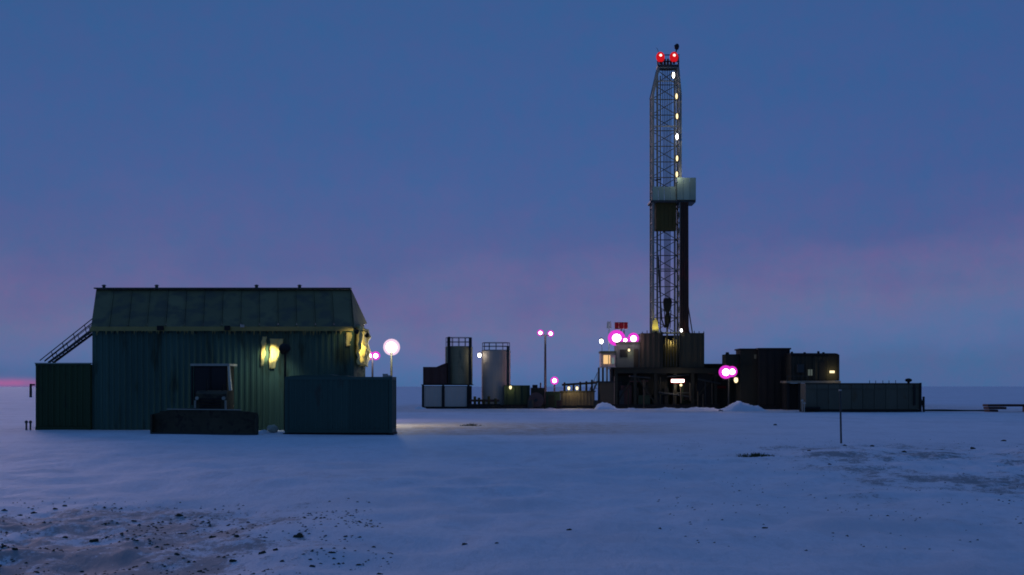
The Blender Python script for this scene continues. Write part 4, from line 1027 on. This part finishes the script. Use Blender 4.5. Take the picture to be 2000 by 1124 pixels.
for a_ in (1537, 1550, 1564, 1577): MB().bar(V(Xp(a_, YQ), YQ-.25, Zp(745, YQ)), V(Xp(a_, YQ), YQ-.25, Zp(735, YQ)), .04).build('rail_post', M['steel'], cu)
boxpart('corner_post', M['black'], cu, Xp(1635, YQ), Xp(1639.5, YQ), YQ-.02, YQ+.09, Zp(744, YQ), Zp(694, YQ))
wn = boxpart('window', emis('dim_window', (.50, .62, .58), .13), cu, Xp(1578.5, YQ), Xp(1587, YQ), YQ+.05, YQ+.097, Zp(734, YQ), Zp(722, YQ))
boxpart('mullion', M['black'], wn, Xp(1582.4, YQ), Xp(1583.2, YQ), YQ+.0, YQ+.046, Zp(734, YQ), Zp(722, YQ))
boxpart('sill', mat('pale_sill', (.26, .22, .15), .8), cu, Xp(1535, YQ), Xp(1641, YQ), YQ-.25, YQ+3, Zp(748.5, YQ), Zp(744.3, YQ))
for a in (1540, 1562, 1600, 1636): boxpart('leg', M['black'], cu, Xp(a, YQ)-.12, Xp(a, YQ)+.12, YQ+.1, YQ+.4, -.1, Zp(748.7, YQ))
boxpart('underfloor_tarp', M['black'], cu, Xp(1537, YQ), Xp(1639, YQ), YQ+.6, YQ+2.8, -.1, Zp(749, YQ))
boxpart('lamp', M['e_warm'], cu, Xp(1620.5, YQ), Xp(1629.5, YQ), YQ-.12, YQ+.03, Zp(729, YQ), Zp(724.5, YQ))
point(cu, W(1625, 727, YQ)+V(0, -.6, -.1), 18, WARM)

YL = 128.0
lt_ = thing('long_low_tank', 'long low grey rectangular tank on skids before the raised camp unit', 'tank', (Xp(1690, YL), YL+1.2, 0))
lx0, lx1, lzt = Xp(1573, YL), Xp(1797, YL), Zp(749, YL)
boxpart('body', M['trailer'], lt_, lx0+.05, lx1-.05, YL+.05, YL+2.4, .22, lzt-.03)
k = 10; w = (lx1-lx0)/k
for i in range(k):
    boxpart('side_panel', M['trailer'], lt_, lx0+i*w+.03, lx0+(i+1)*w-.03, YL+random.uniform(-.012, .012), YL+.048, .24, lzt-.55)
    boxpart('upper_panel', M['trailer'], lt_, lx0+i*w+.02, lx0+(i+1)*w-.02, YL-.03+random.uniform(-.01, .01), YL+.046, lzt-.50, lzt-.08)
boxpart('top_rail', M['rig'], lt_, lx0-.02, lx1+.02, YL-.08, YL+.10, lzt-.075, lzt+.02)
boxpart('skid', M['black'], lt_, lx0-.1, lx1+.15, YL-.02, YL+2.3, -.15, .20)
for a in (1700, 1712, 1726, 1738, 1751): MB().cyl((Xp(a, YL), YL+.3, lzt), (Xp(a, YL), YL+.3, lzt+.22+.06*random.random()), .03, .03, 6).build('rail_stub', M['steel'], lt_)
hz_ = MB().ball(W(1777.5, 743, YL)+V(0, .5, 0), .22, 10, 8, (1.5, .9, .8)); hz_.cyl(W(1777.5, 749, YL)+V(0, .5, 0), W(1777.5, 744, YL)+V(0, .5, 0), .12, .12, 8); hz_.build('hatch', M['black'], lt_)
for a, b, c in ((1785, 752, 792), (1797, 748, 806), (1803, 775, 806)):
    boxpart('end_post', M['black'], lt_, Xp(a, YL)-.09, Xp(a, YL)+.09, YL-.2, YL-.09, Zp(c, YL), Zp(b, YL))
MB().bar(V(lx1+.0, YL-.1, Zp(775, YL)), V(lx1+.35, YL-.1, .02), .12).build('end_brace', M['black'], lt_)
MB().cyl(V(Xp(1570, YL), YL-.3, .35), V(Xp(1600, YL), YL-.3, .35), .12, .12, 8).build('outlet_pipe', M['black'], lt_)
for k_, (a, b) in enumerate(((1567, 783), (1571, 788))):
    mm = MB().ball(W(a, b, YL-1.0), .13, 10, 7, (1.0, .8, .8), .3, k_)  # white balls stand in for reflections on debris
    mm.cyl(W(a, b, YL-1.0), V(Xp(a, YL-1.0), YL-1.0, -.1), .04, .04, 6)
    tag(mm.build('debris_glint', M['white']), ('upper' if k_ == 0 else 'lower') + ' of the two pale balls added as glints on debris by the left end of long low tank', 'glint')

# low timber stack at the right edge, with the pipe line leading to it
ts = thing('timber_stack', 'low dark red-brown timber stack at the right edge of the plain', 'timber stack', (Xp(1965, 128), 128, 0))
for i in range(3):
    for j in range(3):
        y = 126.5 + j*.5
        boxpart('timber', M['rust'], ts, Xp(1926+(2-i)*1.5, 127), Xp((1946, 1962, 2020)[i], 127), y, y+.44, .02+i*.24, .22+i*.24)
for a in (1928, 1938): boxpart('bearer', M['black'], ts, Xp(a, 127), Xp(a+7, 127), 126.3, 128.2, -.12, .018)
boxpart('trestle', M['black'], ts, Xp(2004, 127), Xp(2008, 127), 126.5, 127.9, -.12, .497)
pp = MB(); xx = Xp(1806, 131)
while xx < Xp(1924, 131):
    pp.cyl((xx, 131, .06+.03*math.sin(xx)), (xx+.8, 131, .06+.03*math.sin(xx+.8)), .10, .10, 8); xx += .8
tag(pp.build('ground_pipe', M['steel']), 'thin dark pipe lying on the snow between low tank and timber stack', 'pipe')

# marker stake standing in the snow
stx = W(1643, 868, 57)
stk = thing('marker_stake', 'thin dark stake standing alone in the snow on the right', 'stake', (stx.x, 57, 0))
MB().cyl((stx.x, 57, -.15), (stx.x-.04, 57, Zp(764, 57)), .04, .035, 8).build('shaft', M['steel'], stk)
boxpart('cap', M['white'], stk, stx.x-.09, stx.x+.01, 56.96, 57.04, Zp(764, 57), Zp(761, 57))
# distant post on the left horizon, low stake pair by the annex
dp = MB().cyl((Xp(60, 300), 300, -.5), (Xp(60, 300), 300, Zp(750, 300)), .3, .25, 8); dp.bar((Xp(60, 300), 300, Zp(752, 300)), (Xp(68, 300), 300, Zp(752, 300)), .35)
tag(dp.build('distant_post', M['black']), 'tiny dark post on the left horizon against the pink sky', 'post')
for i, a in enumerate((51.5, 59.5)):
    s_ = MB().cyl((Xp(a, 74), 74, -.1), (Xp(a, 74), 74, .40), .05, .05, 8).ball((Xp(a, 74), 74, .44), .09, 8, 6)
    tag(s_.build('short_stake', M['steel']), ('left' if i == 0 else 'right') + ' short dark stake in snow just left of annex', 'stake')

# snow heaps (pushed-up snow)
def heap(outline, Y, depth, label, seed, amp=.12):
    return heightlump('snow_heap', M['snowcap'], outline, Y, depth, label, 'snow heap', seed, amp=amp)
heap([(1408, 801), (1425, 793), (1440, 784), (1452, 788), (1470, 792), (1485, 797), (1500, 806)], 134.5, 4.5, 'pushed-up snow heap at the foot of the brown side unit', 2)
heap([(1196, 805), (1212, 800), (1236, 798), (1262, 801), (1300, 797), (1334, 799), (1368, 796), (1394, 798), (1416, 804)], 139.5, 3.0, 'long low bank of ploughed snow along the foot of the rig', 17, .10)
heap([(1158, 805), (1166, 792), (1176, 786), (1190, 789), (1204, 798), (1216, 804)], 142, 3.5, 'small snow heap at the foot of the cabin support', 6)
heap([(806, 801), (818, 794), (828, 797), (840, 802)], 143, 3, 'small snow heap at the left foot of pale tank stand', 9)
heap([(498, 852), (507, 843), (516, 840), (524, 846), (532, 853)], 68.4, 2.2, 'small snow heap between the bulldozer blade and pale sack', 13, .06)

# ------------------------------------------------------------------ clods, debris and grass on the near snow
NEAR = [(185,1053,15),(317,1066,8),(127,1052,9),(415,1045,11),(462,1050,9),(584,1047,17),(513,1079,13),(538,1077,10),(455,1085,13),(551,1091,8),
        (108,995,8),(127,989,7),(66,998,9),(8,993,8),(262,1007,9),(350,1000,11),(40,1000,7),(300,1024,8),(432,1034,7),(645,1081,7),(95,1075,8),
        (30,1085,10),(70,1110,9),(160,1098,8),(250,1050,8),(345,1080,9),(390,1100,9),(610,1100,10),(700,1090,8),(730,1062,7),(675,1050,7),(742,1110,9),(205,1020,6),(485,1020,6)]
FARC = [(1580,884,6),(1620,905,6),(1822,902,6),(1514,831,7),(1703,872,8),(1765,889,8),(1900,880,9),(1960,861,8),(1494,1028,9),(1650,871,6),(1840,880,6),(1112,1046,8),(908,1062,10),(970,1068,7)]
NAMED = {(584,1047): 'largest dark clod on the speckled snow, right part of the patch', (185,1053): 'big dark clod alone in the left half of the speckled snow',
         (513,1079): 'left of two big dark clods side by side below the largest clod', (538,1077): 'right of two big dark clods side by side below the largest clod',
         (415,1045): 'dark clod midway between the two biggest clods of the speckled snow', (350,1000): 'topmost clod of the speckled snow straight below the bulldozer blade',
         (742,1110): 'rightmost clod of the speckled snow at the bottom edge of the picture', (8,993): 'leftmost dark clod at the upper left end of the speckled snow',
         (1514,831): 'small dark clod on the snow right behind the grass tuft towards the low tank', (1703,872): 'dark clod on the snow next to the foot of the marker stake',
         (1494,1028): 'lone dark clod on the near snow straight below the grass tuft', (908,1062): 'left one of two clods lying close together on the near middle snow',
         (970,1068): 'right one of two clods lying close together on the near middle snow', (1112,1046): 'lone dark clod on the near snow below the twin lamp post',
         (1960,861): 'clod on the snow near the right picture edge below the timber stack', (1900,880): 'clod on the snow below the left end of the timber stack'}
def clod(px, py, w, i, label, group):
    label = NAMED.get((px, py), label)
    Y = F * CH / (py - HZ); r = w * 1.1 / F * Y * .5
    x = Xp(px, Y); z = gz(x, Y)
    b = MB().ball((x, Y, z - r*.12), r, 10, 7, (1.15, 1.0, .75), .55, i*1.7)
    tag(b.build('frozen_clod', M['soil']), label, 'clod', group)
for i, (a, b, c) in enumerate(NEAR): clod(a, b, c, i, 'dark frozen soil clod on the speckled snow in the near left corner', 'frozen clods in the near left snow')
for i, (a, b, c) in enumerate(FARC): clod(a, b, c, i+50, 'dark frozen soil clod lying on the open snow towards the right', 'frozen clods on the open snow')
cr2 = random.Random(3); crumbs = MB()
for i in range(2800):
    zone = cr2.random()
    if zone < .72:
        Y = cr2.uniform(17.5, 29); x = cr2.uniform(-.37*Y, -.075*Y - (Y-17)*.06)
        if cr2.random() > 1 - .8 * sm(24, 29, Y): continue
    else:
        Y = cr2.uniform(20, 62); x = cr2.uniform(.10*Y, .38*Y)
    if noise.noise(V(x*.8, Y*.8, 5)) < -.05: continue
    r = cr2.uniform(.008, .030) * (1 + Y/90) if zone < .72 else cr2.uniform(.012, .035)
    c = V(x, Y, gz(x, Y) - r*.1); s3 = [cr2.uniform(.7, 1.4) for _ in range(5)]
    crumbs.add([c + V(r*s3[0], 0, 0), c + V(0, r*s3[1], 0), c + V(-r*s3[2], 0, 0), c + V(0, -r*s3[3], 0), c + V(r*.3, 0, r*s3[4]*.55), c + V(0, 0, -r)],
               [(0,1,4),(1,2,4),(2,3,4),(3,0,4),(1,0,5),(2,1,5),(3,2,5),(0,3,5)])
tag(crumbs.build('soil_crumbs', M['soil']), 'fine dark soil crumbs scattered over the near snow', 'soil crumbs', kind='stuff')

def tuft(px, py, wpx, hpx, n, label, seed, name='grass_tuft'):
    Y = F*CH/(py-HZ); rr2 = random.Random(seed); m = MB(); k_ = Y / F
    for i in range(n):
        x = Xp(px, Y) + rr2.gauss(0, .33)*wpx*k_; y = Y + rr2.gauss(0, .5); z = gz(x, y) - .02
        h = hpx*k_*rr2.uniform(.35, 1.0)*math.exp(-((x-Xp(px+wpx*.12, Y))/(wpx*k_*.45))**2); ln_ = rr2.uniform(-.7, .7)
        w = rr2.uniform(.012, .03)
        a = V(x, y, z); b = V(x + ln_*h, y + rr2.uniform(-.3, .3)*h, z + h)
        m.add([a + V(-w, 0, 0), a + V(w, 0, 0), b + V(w*.2, 0, 0), a.lerp(b, .5) + V(0, w*1.6, 0)], [(0, 1, 2), (1, 3, 2), (3, 0, 2)])
    return tag(m.build(name, M['grass']), label, 'grass tuft', kind='stuff')
tuft(1466, 888, 74, 10, 300, 'dark flattened grass tuft alone on the snow below the snow heap', 4)
tuft(915, 832, 50, 7, 160, 'thin dark grass tuft on the brown track right of the slate container', 8)
